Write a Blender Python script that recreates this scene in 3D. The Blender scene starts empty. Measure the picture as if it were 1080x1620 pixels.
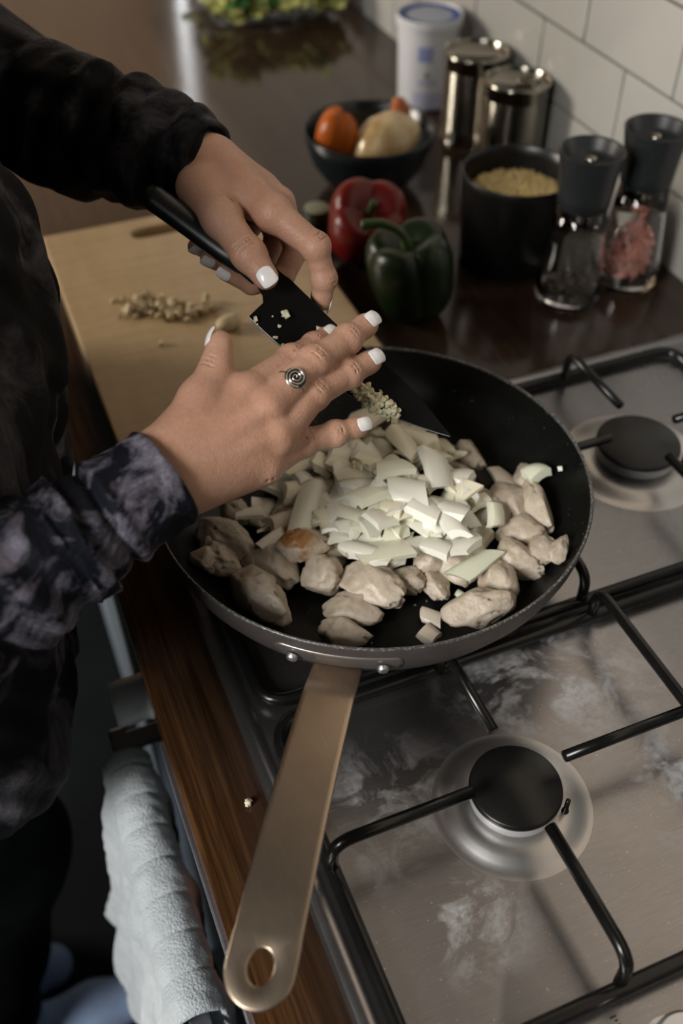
import bpy, bmesh, math, random
import numpy as np
from mathutils import Vector, Matrix, Euler, noise

random.seed(7)
SC = bpy.context.scene
COL = SC.collection

# ------------------------------------------------------------------ camera
cam_data = bpy.data.cameras.new('camera')
cam = bpy.data.objects.new('camera', cam_data)
COL.objects.link(cam)
cam_data.sensor_fit = 'HORIZONTAL'
cam_data.sensor_width = 24.0
cam_data.lens = 35.0
cam_data.clip_start = 0.02
cam.location = (0.0, 0.0, 1.5)
cam.rotation_euler = (math.radians(45), 0, math.radians(-22))
cam_data.dof.use_dof = True
cam_data.dof.focus_distance = 0.645
cam_data.dof.aperture_fstop = 4.0
SC.camera = cam

# ------------------------------------------------------------------ world and light
world = bpy.data.worlds.new('room_light')
SC.world = world
world.use_nodes = True
world.node_tree.nodes['Background'].inputs[0].default_value = (0.95, 1.0, 0.95, 1)
world.node_tree.nodes['Background'].inputs[1].default_value = 0.03

def area_light(name, loc, target, size, power, colour):
    d = bpy.data.lights.new(name, 'AREA')
    d.shape = 'RECTANGLE'
    d.size, d.size_y = size
    d.energy = power
    d.color = colour
    o = bpy.data.objects.new(name, d)
    COL.objects.link(o)
    o.location = loc
    o.rotation_euler = (Vector(target) - Vector(loc)).to_track_quat('-Z', 'Y').to_euler()
    return o

area_light('window_light_far', (-1.9, 2.10, 1.75), (0.2, 0.9, 0.95), (0.6, 0.9), 60, (1.0, 0.91, 0.78))
area_light('window_light_near', (-1.65, -0.50, 2.30), (0.1, 0.42, 1.0), (0.7, 0.9), 71, (1.0, 0.97, 0.92))

SC.view_settings.view_transform = 'Standard'
SC.view_settings.look = 'None'
SC.view_settings.gamma = 1.0
SC.view_settings.use_curve_mapping = False
SC.view_settings.exposure = 0.0

# ------------------------------------------------------------------ materials
class NT:
    """tiny helper round a node tree"""
    def __init__(self, name):
        self.m = bpy.data.materials.new(name)
        self.m.use_nodes = True
        self.t = self.m.node_tree
        self.b = self.t.nodes['Principled BSDF']
        self.pos = None
    def n(self, typ, **kw):
        x = self.t.nodes.new(typ)
        for k, v in kw.items():
            setattr(x, k, v)
        return x
    def l(self, a, b):
        self.t.links.new(a, b)
    def coord(self, scale=(1, 1, 1), kind='Object', rot=(0, 0, 0)):
        tc = self.n('ShaderNodeTexCoord')
        mp = self.n('ShaderNodeMapping')
        mp.inputs['Scale'].default_value = scale
        mp.inputs['Rotation'].default_value = rot
        self.l(tc.outputs[kind], mp.inputs[0])
        return mp.outputs[0]
    def world_coord(self, scale=(1, 1, 1)):
        g = self.n('ShaderNodeNewGeometry')
        mp = self.n('ShaderNodeMapping')
        mp.inputs['Scale'].default_value = scale
        self.l(g.outputs['Position'], mp.inputs[0])
        return mp.outputs[0]
    def noise(self, co, scale, detail=3, rough=0.55, dist=0.0):
        x = self.n('ShaderNodeTexNoise')
        x.inputs['Scale'].default_value = scale
        x.inputs['Detail'].default_value = detail
        x.inputs['Roughness'].default_value = rough
        x.inputs['Distortion'].default_value = dist
        self.l(co, x.inputs['Vector'])
        return x.outputs['Fac']
    def ramp(self, fac, stops, interp='LINEAR'):
        x = self.n('ShaderNodeValToRGB')
        x.color_ramp.interpolation = interp
        e = x.color_ramp.elements
        while len(e) < len(stops):
            e.new(0.5)
        for i, (p, c) in enumerate(stops):
            e[i].position = p
            if isinstance(c, (int, float)):
                c = (c, c, c)
            e[i].color = (c[0], c[1], c[2], 1)
        self.l(fac, x.inputs[0])
        return x.outputs[0]
    def mix(self, fac, a, b, mode='MIX'):
        x = self.n('ShaderNodeMix', data_type='RGBA', blend_type=mode)
        for s, v in ((x.inputs[0], fac), (x.inputs[6], a), (x.inputs[7], b)):
            if hasattr(v, 'links') or hasattr(v, 'is_linked'):
                self.l(v, s)
            elif isinstance(v, (int, float)):
                s.default_value = v
            else:
                s.default_value = (v[0], v[1], v[2], 1)
        return x.outputs[2]
    def math(self, op, a, b=None):
        x = self.n('ShaderNodeMath', operation=op)
        for s, v in ((x.inputs[0], a), (x.inputs[1], b)):
            if v is None:
                continue
            if hasattr(v, 'is_linked'):
                self.l(v, s)
            else:
                s.default_value = v
        return x.outputs[0]
    def set(self, **kw):
        for k, v in kw.items():
            s = self.b.inputs[k.replace('_', ' ')]
            if hasattr(v, 'is_linked'):
                self.l(v, s)
            elif isinstance(v, tuple) and len(v) == 3 and s.type == 'RGBA':
                s.default_value = (*v, 1)
            else:
                s.default_value = v
        return self
    def bump(self, height, strength=0.3, distance=0.001):
        x = self.n('ShaderNodeBump')
        x.inputs['Strength'].default_value = strength
        x.inputs['Distance'].default_value = distance
        self.l(height, x.inputs['Height'])
        self.l(x.outputs[0], self.b.inputs['Normal'])
        return self

def plain(name, col, rough=0.5, metal=0.0, var=0.12, scale=60, **kw):
    """one colour with a little procedural unevenness"""
    t = NT(name)
    f = t.noise(t.coord(), scale)
    lo = tuple(c * (1 - var) for c in col)
    hi = tuple(min(1, c * (1 + var)) for c in col)
    t.set(Base_Color=t.ramp(f, [(0.3, lo), (0.7, hi)]), Roughness=rough, Metallic=metal, **kw)
    return t.m

M = {}
# --- skin
t = NT('skin')
co = t.coord()
f = t.noise(co, 28, 3)
f2 = t.noise(co, 420, 2)
c1 = t.ramp(f, [(0.3, (0.42, 0.228, 0.153)), (0.5, (0.475, 0.268, 0.185)), (0.72, (0.52, 0.31, 0.222))])
c2 = t.mix(0.10, c1, t.ramp(f2, [(0.35, (0.36, 0.15, 0.09)), (0.65, (0.66, 0.42, 0.32))]))
vo = t.n('ShaderNodeTexVoronoi'); vo.inputs['Scale'].default_value = 900
t.l(co, vo.inputs['Vector'])
t.set(Base_Color=c2, Roughness=0.48, Subsurface_Weight=0.22, Subsurface_Scale=0.004, Subsurface_Radius=(1.0, 0.35, 0.2), Specular_IOR_Level=0.42)
t.bump(t.math('ADD', vo.outputs['Distance'], t.math('MULTIPLY', t.noise(co, 160, 3), 1.6)), 0.35, 0.0006)
M['skin'] = t.m
M['nail'] = plain('white_nail_varnish', (0.84, 0.84, 0.85), 0.22, 0, 0.05, 300, Coat_Weight=0.5)
M['nail_dark'] = M['nail']
# --- velvet
def velvet(name, dark, light, lo, hi, scale, stretch=(1, 1, 1)):
    t = NT(name)
    co = t.coord(stretch)
    f = t.noise(co, scale, 5, 0.62, 0.9)
    g = t.noise(co, scale * 14, 2)
    m = t.ramp(f, [(lo, 0.0), (hi, 1.0)])
    fine = t.mix(0.35, m, t.ramp(g, [(0.3, 0.0), (0.7, 1.0)]), 'MULTIPLY')
    t.set(Base_Color=t.mix(fine, dark, light), Roughness=0.75, Sheen_Weight=t.math('MULTIPLY', fine, 0.5), Sheen_Roughness=0.35, Sheen_Tint=(0.8, 0.78, 0.95), Specular_IOR_Level=0.15)
    t.bump(t.math('ADD', f, t.math('MULTIPLY', t.noise(co, 700, 2), 0.25)), 0.5, 0.003)
    return t.m
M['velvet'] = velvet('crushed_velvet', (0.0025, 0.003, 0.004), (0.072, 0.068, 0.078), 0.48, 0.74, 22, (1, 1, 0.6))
M['velvet_lit_cuff'] = velvet('crushed_velvet_lit_cuff', (0.003, 0.004, 0.008), (0.21, 0.195, 0.25), 0.47, 0.70, 34, (1.0, 1.0, 1.0))  # paler copy of the velvet: light on the right cuff put into its colour
M['trouser'] = plain('black_cloth', (0.0025, 0.003, 0.0035), 0.95, 0, 0.3, 90, Specular_IOR_Level=0.04)
M['slipper'] = plain('pale_blue_patch', (0.20, 0.27, 0.42), 0.9, 0, 0.1, 200)
M['hair'] = plain('dark_brown_hair', (0.02, 0.012, 0.008), 0.55)
# --- metals
def brushed(name, col, rough, scale=(1, 60, 1), var=0.15, metal=1.0, amt=0.25):
    t = NT(name)
    f = t.noise(t.coord(scale), 40, 3)
    g = t.noise(t.coord(), 14, 4)
    lo = tuple(c * (1 - var) for c in col)
    hi = tuple(min(1, c * (1 + var)) for c in col)
    r = t.math('ADD', t.math('MULTIPLY', f, 0.10), t.math('ADD', t.math('MULTIPLY', g, 0.12), rough - 0.1))
    t.set(Base_Color=t.ramp(t.mix(0.5, f, g), [(0.3, lo), (0.7, hi)]), Metallic=metal, Roughness=r)
    t.bump(f, 0.08, 0.0005)
    return t.m
M['steel'] = brushed('stainless_steel', (0.60, 0.57, 0.56), 0.30)
M['handle_steel'] = brushed('pan_handle_steel', (0.46, 0.37, 0.285), 0.34, (90, 2, 2), 0.15)
M['alloy'] = brushed('cast_alloy', (0.62, 0.62, 0.64), 0.40, (1, 1, 1))
M['knob'] = plain('satin_knob', (0.85, 0.87, 0.90), 0.45, 0.0, 0.05)
M['ring_alloy'] = plain('pale_burner_alloy', (0.50, 0.50, 0.51), 0.45, 0.35, 0.08)
M['chrome'] = brushed('chrome', (0.72, 0.72, 0.74), 0.14, (1, 1, 1), 0.05)
M['tin'] = brushed('tin_plate', (0.36, 0.34, 0.295), 0.15, (1, 1, 1), 0.06)
M['silver'] = plain('silver', (0.62, 0.60, 0.57), 0.22, 1.0, 0.15, 500)
M['silver_dark'] = plain('tarnished_silver', (0.05, 0.045, 0.045), 0.4, 1.0, 0.2, 500)
# --- pan
t = NT('non_stick_coating')
co = t.coord()
sp = t.noise(co, 330, 2, 0.5)
sp2 = t.noise(co, 40, 2, 0.5)
mask = t.math('MULTIPLY', t.ramp(sp, [(0.70, 0.0), (0.74, 1.0)]), t.ramp(sp2, [(0.45, 0.0), (0.6, 1.0)]))
t.set(Base_Color=t.mix(mask, (0.004, 0.0045, 0.0042), (0.25, 0.26, 0.26)), Roughness=t.ramp(t.noise(co, 60, 3), [(0.3, 0.36), (0.7, 0.50)]), Specular_IOR_Level=0.25)
M['nonstick'] = t.m
M['anodised'] = plain('grey_anodised_aluminium', (0.105, 0.09, 0.088), 0.45, 0.45, 0.12, 50)
t = NT('worn_rim_metal')
f = t.noise(t.coord(), 520, 4)
w = t.ramp(f, [(0.50, 0.05), (0.80, 0.75)])
t.set(Base_Color=t.mix(w, (0.03, 0.03, 0.03), (0.62, 0.60, 0.58)), Metallic=t.math('MULTIPLY', w, 0.9), Roughness=0.35)
M['rim'] = t.m
M['plate'] = plain('bracket_metal', (0.24, 0.215, 0.205), 0.36, 0.7, 0.1, 80)
# --- knife
M['blade'] = plain('black_blade_coating', (0.004, 0.004, 0.0045), 0.5, 0.0, 0.2, 80, Specular_IOR_Level=0.10)
M['edge'] = plain('ground_steel_edge', (0.30, 0.30, 0.30), 0.35, 0.5, 0.05)
M['knife_handle'] = plain('black_handle_rubber', (0.008, 0.010, 0.012), 0.36, 0, 0.2, 90)
# --- hob
t = NT('hob_steel')
co = t.world_coord()
br = t.noise(t.world_coord((4, 90, 1)), 18, 3)
cl = t.noise(co, 26, 6, 0.68, 0.6)
spl = t.noise(co, 210, 3, 0.6)
def blob(cx, cy, r0, r1):
    v = t.n('ShaderNodeVectorMath', operation='DISTANCE')
    t.l(co, v.inputs[0]); v.inputs[1].default_value = (cx, cy, 0.905)
    return t.ramp(v.outputs['Value'], [(r0, 1.0), (r1, 0.0)])
area = None
for b in ((0.305, 0.335, 0.015, 0.085), (0.155, 0.285, 0.01, 0.065), (0.34, 0.235, 0.01, 0.06), (0.165, 0.205, 0.005, 0.05), (0.27, 0.355, 0.01, 0.06)):
    x = blob(*b)
    area = x if area is None else t.math('MAXIMUM', area, x)
stain = t.math('MULTIPLY', area, t.ramp(cl, [(0.45, 0.0), (0.56, 1.0)]))
stain = t.math('MULTIPLY', stain, t.ramp(spl, [(0.3, 0.45), (0.6, 1.0)]))
speck = t.ramp(t.noise(co, 520, 1, 0.4), [(0.755, 0.0), (0.775, 1.0)])
col = t.mix(t.math('MULTIPLY', stain, 0.75), t.ramp(br, [(0.3, (0.30, 0.293, 0.30)), (0.7, (0.35, 0.343, 0.35))]), (0.62, 0.63, 0.66))
col = t.mix(t.math('MULTIPLY', speck, 0.6), col, (0.7, 0.7, 0.7))
smear = t.noise(co, 12, 4, 0.6, 0.4)
t.set(Base_Color=col, Metallic=t.math('SUBTRACT', 0.95, t.math('MULTIPLY', stain, 0.45)),
      Roughness=t.math('ADD', t.math('ADD', t.math('MULTIPLY', stain, 0.24), 0.20), t.math('MULTIPLY', smear, 0.16)))
t.bump(t.math('ADD', t.math('MULTIPLY', br, 0.4), t.math('MULTIPLY', stain, 0.15)), 0.10, 0.0006)
M['hob'] = t.m
M['dish'] = brushed('brushed_burner_dish', (0.60, 0.59, 0.585), 0.36, (1, 1, 1), 0.06)
M['enamel'] = plain('black_enamel', (0.006, 0.006, 0.006), 0.24, 0, 0.2, 100, Specular_IOR_Level=0.4)
M['cap'] = plain('black_burner_cap', (0.006, 0.006, 0.006), 0.33, 0, 0.2, 60, Specular_IOR_Level=0.4)
M['cap_grey'] = plain('grey_burner_cap', (0.018, 0.018, 0.018), 0.5, 0, 0.2, 60)
M['black_print'] = plain('black_print', (0.01, 0.01, 0.01), 0.6)
M['clear_plastic'] = plain('pale_knob_plastic', (0.55, 0.55, 0.55), 0.2, 0.6, 0.05)
# --- worktop
t = NT('dark_oiled_wood')
co = t.world_coord((26, 1.1, 1))
gr = t.noise(co, 6, 6, 0.62, 0.5)
g2 = t.noise(t.world_coord((160, 3, 1)), 5, 3)
sx = t.n('ShaderNodeSeparateXYZ'); t.l(t.world_coord(), sx.inputs[0])
front = t.ramp(sx.outputs['X'], [(0.030, 1.0), (0.078, 0.0)])
dark = t.ramp(gr, [(0.3, (0.016, 0.009, 0.006)), (0.7, (0.040, 0.023, 0.015))])
gold = t.ramp(t.mix(0.45, gr, g2), [(0.33, (0.020, 0.009, 0.004)), (0.47, (0.045, 0.019, 0.007)), (0.62, (0.10, 0.047, 0.017))])
t.set(Base_Color=t.mix(front, dark, gold), Roughness=t.ramp(gr, [(0.3, 0.07), (0.7, 0.14)]), Specular_IOR_Level=0.5)
t.bump(g2, 0.06, 0.0006)
M['worktop'] = t.m
# --- pale board
t = NT('pale_beech')
co = t.world_coord((1.0, 0.22, 1.0))
gr = t.noise(t.world_coord((5, 60, 5)), 2.2, 5, 0.6, 0.4)
st = t.noise(co, 55, 3)
c = t.ramp(t.mix(0.4, gr, st), [(0.3, (0.35, 0.235, 0.120)), (0.7, (0.47, 0.345, 0.195))])
t.set(Base_Color=c, Roughness=0.36, Specular_IOR_Level=0.6, Coat_Weight=0.5, Coat_Roughness=0.3)
M['board'] = t.m
M['slot'] = M['board']
M['tile'] = plain('white_glazed_tile', (0.37, 0.36, 0.34), 0.16, 0, 0.05, 9)
M['grout'] = plain('grey_grout', (0.13, 0.135, 0.125), 0.9, 0, 0.2, 120)
M['wall'] = plain('wall_paint', (0.60, 0.515, 0.43), 0.8, 0, 0.05, 5)
M['wall_far'] = plain('warm_far_wall', (0.62, 0.45, 0.31), 0.8, 0, 0.05, 5)
M['floor'] = plain('dark_floor_lino', (0.0035, 0.0050, 0.0060), 0.7, 0, 0.25, 8, Specular_IOR_Level=0.08)
M['cabinet'] = plain('grey_blue_lacquer', (0.16, 0.20, 0.25), 0.45, 0, 0.05, 5)
M['oven_black'] = plain('black_oven_glass', (0.008, 0.011, 0.013), 0.12, 0, 0.1, 5)
M['oven_steel'] = brushed('oven_steel', (0.42, 0.44, 0.48), 0.35, (1, 40, 1))
M['trim_metal'] = brushed('bright_trim', (0.62, 0.60, 0.66), 0.35, (1, 40, 1))
# --- towel
t = NT('white_terry')
co = t.coord()
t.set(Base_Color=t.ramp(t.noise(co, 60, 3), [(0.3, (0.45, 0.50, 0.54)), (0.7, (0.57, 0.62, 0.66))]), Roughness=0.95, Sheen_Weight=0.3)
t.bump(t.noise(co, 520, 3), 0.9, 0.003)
M['towel'] = t.m
# --- food
t = NT('cooked_chicken')
co = t.coord()
oi = t.n('ShaderNodeObjectInfo')
f = t.noise(co, 55, 4, 0.6)
f2 = t.noise(co, 170, 3)
base = t.ramp(f, [(0.3, (0.37, 0.30, 0.22)), (0.5, (0.48, 0.42, 0.34)), (0.72, (0.58, 0.53, 0.455))])
base = t.mix(0.16, base, t.ramp(f2, [(0.35, (0.38, 0.27, 0.18)), (0.6, (0.70, 0.62, 0.53))]))
brown = t.math('MULTIPLY', t.ramp(t.noise(co, 42, 3), [(0.56, 0.0), (0.70, 1.0)]), oi.outputs['Alpha'])
sz = t.n('ShaderNodeSeparateXYZ'); t.l(co, sz.inputs[0])
seared = t.math('MULTIPLY', t.ramp(t.math('ADD', t.math('MULTIPLY', sz.outputs['Z'], 60.0), t.math('MULTIPLY', f2, 0.5)), [(0.62, 0.0), (0.80, 1.0)]), t.math('GREATER_THAN', oi.outputs['Alpha'], 0.9))
brown = t.math('MAXIMUM', brown, seared)
base = t.mix(brown, base, (0.34, 0.16, 0.05))
t.set(Base_Color=t.mix(1.0, base, oi.outputs['Color'], 'MULTIPLY'), Roughness=t.ramp(f2, [(0.3, 0.34), (0.7, 0.56)]), Subsurface_Weight=0.15, Subsurface_Scale=0.004, Subsurface_Radius=(1, 0.6, 0.4))
t.bump(t.math('ADD', f2, t.math('MULTIPLY', f, 1.2)), 0.42, 0.0022)
M['chicken'] = t.m
t = NT('raw_onion')
f = t.noise(t.coord((9, 1, 1)), 70, 2)
oi = t.n('ShaderNodeObjectInfo')
c = t.ramp(f, [(0.3, (0.79, 0.775, 0.66)), (0.7, (0.88, 0.87, 0.785))])
t.set(Base_Color=t.mix(1.0, c, oi.outputs['Color'], 'MULTIPLY'), Roughness=0.28, Subsurface_Weight=0.14, Subsurface_Scale=0.004, Subsurface_Radius=(1, 0.95, 0.7), Coat_Weight=0.15)
t.bump(f, 0.15, 0.0006)
M['onion'] = t.m
M['garlic'] = plain('chopped_garlic', (0.74, 0.68, 0.49), 0.4, 0, 0.12, 300, Subsurface_Weight=0.3, Subsurface_Scale=0.003)
M['garlic_board'] = plain('garlic_scraps', (0.50, 0.40, 0.24), 0.5, 0, 0.15, 200)
def pepper_mat(name, a, b):
    t = NT(name)
    t.set(Base_Color=t.ramp(t.noise(t.coord(), 22, 3), [(0.3, a), (0.7, b)]), Roughness=0.34, Specular_IOR_Level=0.35)
    return t.m
M['red_pepper'] = pepper_mat('red_pepper_skin', (0.11, 0.006, 0.005), (0.17, 0.010, 0.008))
M['green_pepper'] = pepper_mat('green_pepper_skin', (0.004, 0.011, 0.003), (0.008, 0.020, 0.005))
M['stem'] = pepper_mat('pepper_stem', (0.03, 0.055, 0.014), (0.05, 0.085, 0.025))
M['bowl'] = plain('dark_slate_glaze', (0.012, 0.017, 0.021), 0.25, 0, 0.15, 40)
M['black_pot'] = plain('black_pot_enamel', (0.004, 0.004, 0.004), 0.35, 0, 0.2, 40)
M['orange'] = pepper_mat('orange_pepper_flesh', (0.42, 0.085, 0.008), (0.55, 0.14, 0.015))
M['carrot'] = pepper_mat('carrot_orange', (0.42, 0.13, 0.05), (0.52, 0.17, 0.07))
t = NT('pale_onion_skin')
t.set(Base_Color=t.ramp(t.noise(t.coord((1, 1, 0.15)), 40, 3), [(0.3, (0.40, 0.24, 0.09)), (0.55, (0.58, 0.43, 0.23)), (0.75, (0.70, 0.58, 0.38))]), Roughness=0.25, Coat_Weight=0.3)
M['pale_veg'] = t.m
M['grain'] = plain('pale_grain', (0.45, 0.335, 0.145), 0.8, 0, 0.35, 260)
M['courgette'] = plain('courgette_skin', (0.012, 0.02, 0.01), 0.4)
M['courgette_flesh'] = plain('courgette_flesh', (0.22, 0.22, 0.15), 0.6)
t = NT('clear_glass')
t.set(Base_Color=(0.97, 0.97, 0.97), Roughness=0.02, IOR=1.45, Transmission_Weight=1.0)
M['glass'] = t.m
M['mill_black'] = plain('charcoal_mill_plastic', (0.014, 0.016, 0.018), 0.38, 0, 0.15, 50)
M['salt'] = plain('pink_salt', (0.62, 0.30, 0.24), 0.5, 0, 0.25, 200, Subsurface_Weight=0.3, Subsurface_Scale=0.003)
M['peppercorn'] = plain('peppercorns', (0.06, 0.045, 0.03), 0.6, 0, 0.4, 150)
M['pot_white'] = plain('white_pot_plastic', (0.66, 0.67, 0.72), 0.35, 0, 0.04, 20)
M['pot_blue'] = plain('blue_print', (0.018, 0.055, 0.25), 0.4, 0, 0.08, 20)
M['pot_pale'] = plain('pale_blue_print', (0.30, 0.33, 0.62), 0.4, 0, 0.08, 20)
M['pot_lav'] = plain('lavender_print', (0.48, 0.50, 0.68), 0.4, 0, 0.05, 20)
M['pot_grey'] = plain('grey_print', (0.28, 0.29, 0.38), 0.4, 0, 0.05, 20)
M['lid_film'] = plain('silver_blue_film', (0.36, 0.40, 0.50), 0.35, 0.3, 0.1, 40)
def leaf_mat(name, a, b):
    t = NT(name)
    t.set(Base_Color=t.ramp(t.noise(t.coord(), 60, 4), [(0.35, a), (0.65, b)]), Roughness=0.45, Transmission_Weight=0.1)
    return t.m
M['leaf_dark'] = leaf_mat('dark_leaf', (0.02, 0.10, 0.03), (0.08, 0.26, 0.07))
M['leaf_pale'] = leaf_mat('pale_leaf', (0.30, 0.36, 0.08), (0.75, 0.70, 0.28))
t = NT('clear_film')
t.set(Base_Color=(0.9, 0.92, 0.95), Roughness=0.15, IOR=1.1, Transmission_Weight=0.95, Specular_IOR_Level=0.8)
M['film'] = t.m
def emit(name, col, s):
    t = NT(name)
    t.set(Base_Color=(0.02, 0.02, 0.02), Emission_Color=col, Emission_Strength=s)
    return t.m
M['daylight'] = emit('daylight_pane', (0.95, 0.98, 1.0), 9.0)
M['glow'] = emit('orange_glow', (1.0, 0.22, 0.03), 0.55)

# ------------------------------------------------------------------ builders
def finish(name, me, mat, parent=None, smooth=True, loc=None):
    """link a mesh as one object; its coordinates are in the world, its origin goes to its thing's base"""
    if mat is not None:
        me.materials.append(mat)
    o = bpy.data.objects.new(name, me)
    COL.objects.link(o)
    if smooth:
        me.polygons.foreach_set('use_smooth', [True] * len(me.polygons))
    if parent is not None:
        o.parent = parent
        r = parent
        while r.parent:
            r = r.parent
        me.transform(Matrix.Translation(-Vector(r.location)))
    elif loc is not None:
        me.transform(Matrix.Translation(-Vector(loc)))
        o.location = loc
    me.update()
    return o

def from_bm(name, bm, mat, parent=None, smooth=True, loc=None, sharp=None):
    bmesh.ops.recalc_face_normals(bm, faces=bm.faces)
    if sharp:
        for e in bm.edges:
            if len(e.link_faces) == 2 and e.calc_face_angle(0) > math.radians(sharp):
                e.smooth = False
    me = bpy.data.meshes.new(name)
    bm.to_mesh(me); bm.free()
    return finish(name, me, mat, parent, smooth, loc)

def thing(name, label, cat, loc=(0, 0, 0), group=None):
    o = bpy.data.objects.new(name, None)
    o.empty_display_size = 0.02
    COL.objects.link(o)
    o.location = loc
    return tag(o, label, cat, group)

def tag(o, label, cat, group=None):
    o['label'] = label; o['category'] = cat
    if group:
        o['group'] = group
    return o

def struct(o):
    o['kind'] = 'structure'
    return o

def box_bm(lo, hi, bevel=0.0, seg=2, bm=None):
    b = bm or bmesh.new()
    r = bmesh.ops.create_cube(b, size=1.0)
    for v in r['verts']:
        v.co = Vector([lo[i] + (v.co[i] + 0.5) * (hi[i] - lo[i]) for i in range(3)])
    if bevel:
        es = list({e for v in r['verts'] for e in v.link_edges})
        bmesh.ops.bevel(b, geom=es, offset=bevel, segments=seg, affect='EDGES', profile=0.6)
    return b

def lathe_bm(profile, seg=48, centre=(0, 0, 0), bm=None, close=False, wobble=None):
    """profile of (radius, z) turned round a vertical axis"""
    b = bm or bmesh.new()
    rings = []
    for r, z in profile:
        if r < 1e-6:
            rings.append([b.verts.new((centre[0], centre[1], centre[2] + z))])
        else:
            ring = []
            for i in range(seg):
                a = 2 * math.pi * i / seg
                k = wobble(a, z) if wobble else 1.0
                ring.append(b.verts.new((centre[0] + r * k * math.cos(a), centre[1] + r * k * math.sin(a), centre[2] + z)))
            rings.append(ring)
    pairs = list(zip(rings, rings[1:]))
    if close:
        pairs.append((rings[-1], rings[0]))
    for p, q in pairs:
        if len(p) == 1 and len(q) == 1:
            continue
        for i in range(seg):
            j = (i + 1) % seg
            if len(p) == 1:
                b.faces.new((p[0], q[i], q[j]))
            elif len(q) == 1:
                b.faces.new((p[i], q[0], p[j]))
            else:
                b.faces.new((p[i], q[i], q[j], p[j]))
    return b

def tube_bm(pts, rad, seg=12, bm=None, closed=False, flat=None):
    """round bar along a polyline (radius: number or list); flat = (normal, ratio) squashes it"""
    b = bm or bmesh.new()
    P = [Vector(p) for p in pts]
    n = len(P)
    R = [rad] * n if isinstance(rad, (int, float)) else rad
    T = []
    for i in range(n):
        if closed:
            d = P[(i + 1) % n] - P[i - 1]
        else:
            d = P[min(i + 1, n - 1)] - P[max(i - 1, 0)]
        T.append(d.normalized())
    u = T[0].orthogonal().normalized()
    rings = []
    for i in range(n):
        u = (u - T[i] * u.dot(T[i])).normalized()
        w = T[i].cross(u)
        ring = []
        for k in range(seg):
            a = 2 * math.pi * k / seg
            off = (u * math.cos(a) + w * math.sin(a)) * R[i]
            if flat:
                nn = Vector(flat[0])
                off -= nn * off.dot(nn) * (1 - flat[1])
            ring.append(b.verts.new(P[i] + off))
        rings.append(ring)
    m = n if closed else n - 1
    for i in range(m):
        p, q = rings[i], rings[(i + 1) % n]
        for k in range(seg):
            j = (k + 1) % seg
            b.faces.new((p[k], p[j], q[j], q[k]))
    if not closed:
        b.faces.new(rings[0][::-1]); b.faces.new(rings[-1])
    return b

def smooth_path(pts, n=8, r=None):
    """Catmull-Rom through the points"""
    P = [Vector(p) for p in pts]
    out = []
    for i in range(len(P) - 1):
        a = P[i - 1] if i else P[0] * 2 - P[1]
        b, c = P[i], P[i + 1]
        d = P[i + 2] if i + 2 < len(P) else P[-1] * 2 - P[-2]
        for k in range(n):
            s = k / n
            out.append(0.5 * ((2 * b) + (c - a) * s + (2 * a - 5 * b + 4 * c - d) * s * s + (3 * b - a - 3 * c + d) * s ** 3))
    out.append(P[-1])
    return out

def round_path(pts, r, n=6):
    """polyline with rounded corners"""
    P = [Vector(p) for p in pts]
    out = [P[0]]
    for i in range(1, len(P) - 1):
        a, b, c = P[i - 1], P[i], P[i + 1]
        d1 = (a - b); d2 = (c - b)
        k = min(r, d1.length * 0.49, d2.length * 0.49)
        p, q = b + d1.normalized() * k, b + d2.normalized() * k
        for j in range(n + 1):
            s = j / n
            out.append(p * (1 - s) ** 2 + b * 2 * s * (1 - s) + q * s * s)
    out.append(P[-1])
    return out

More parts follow.
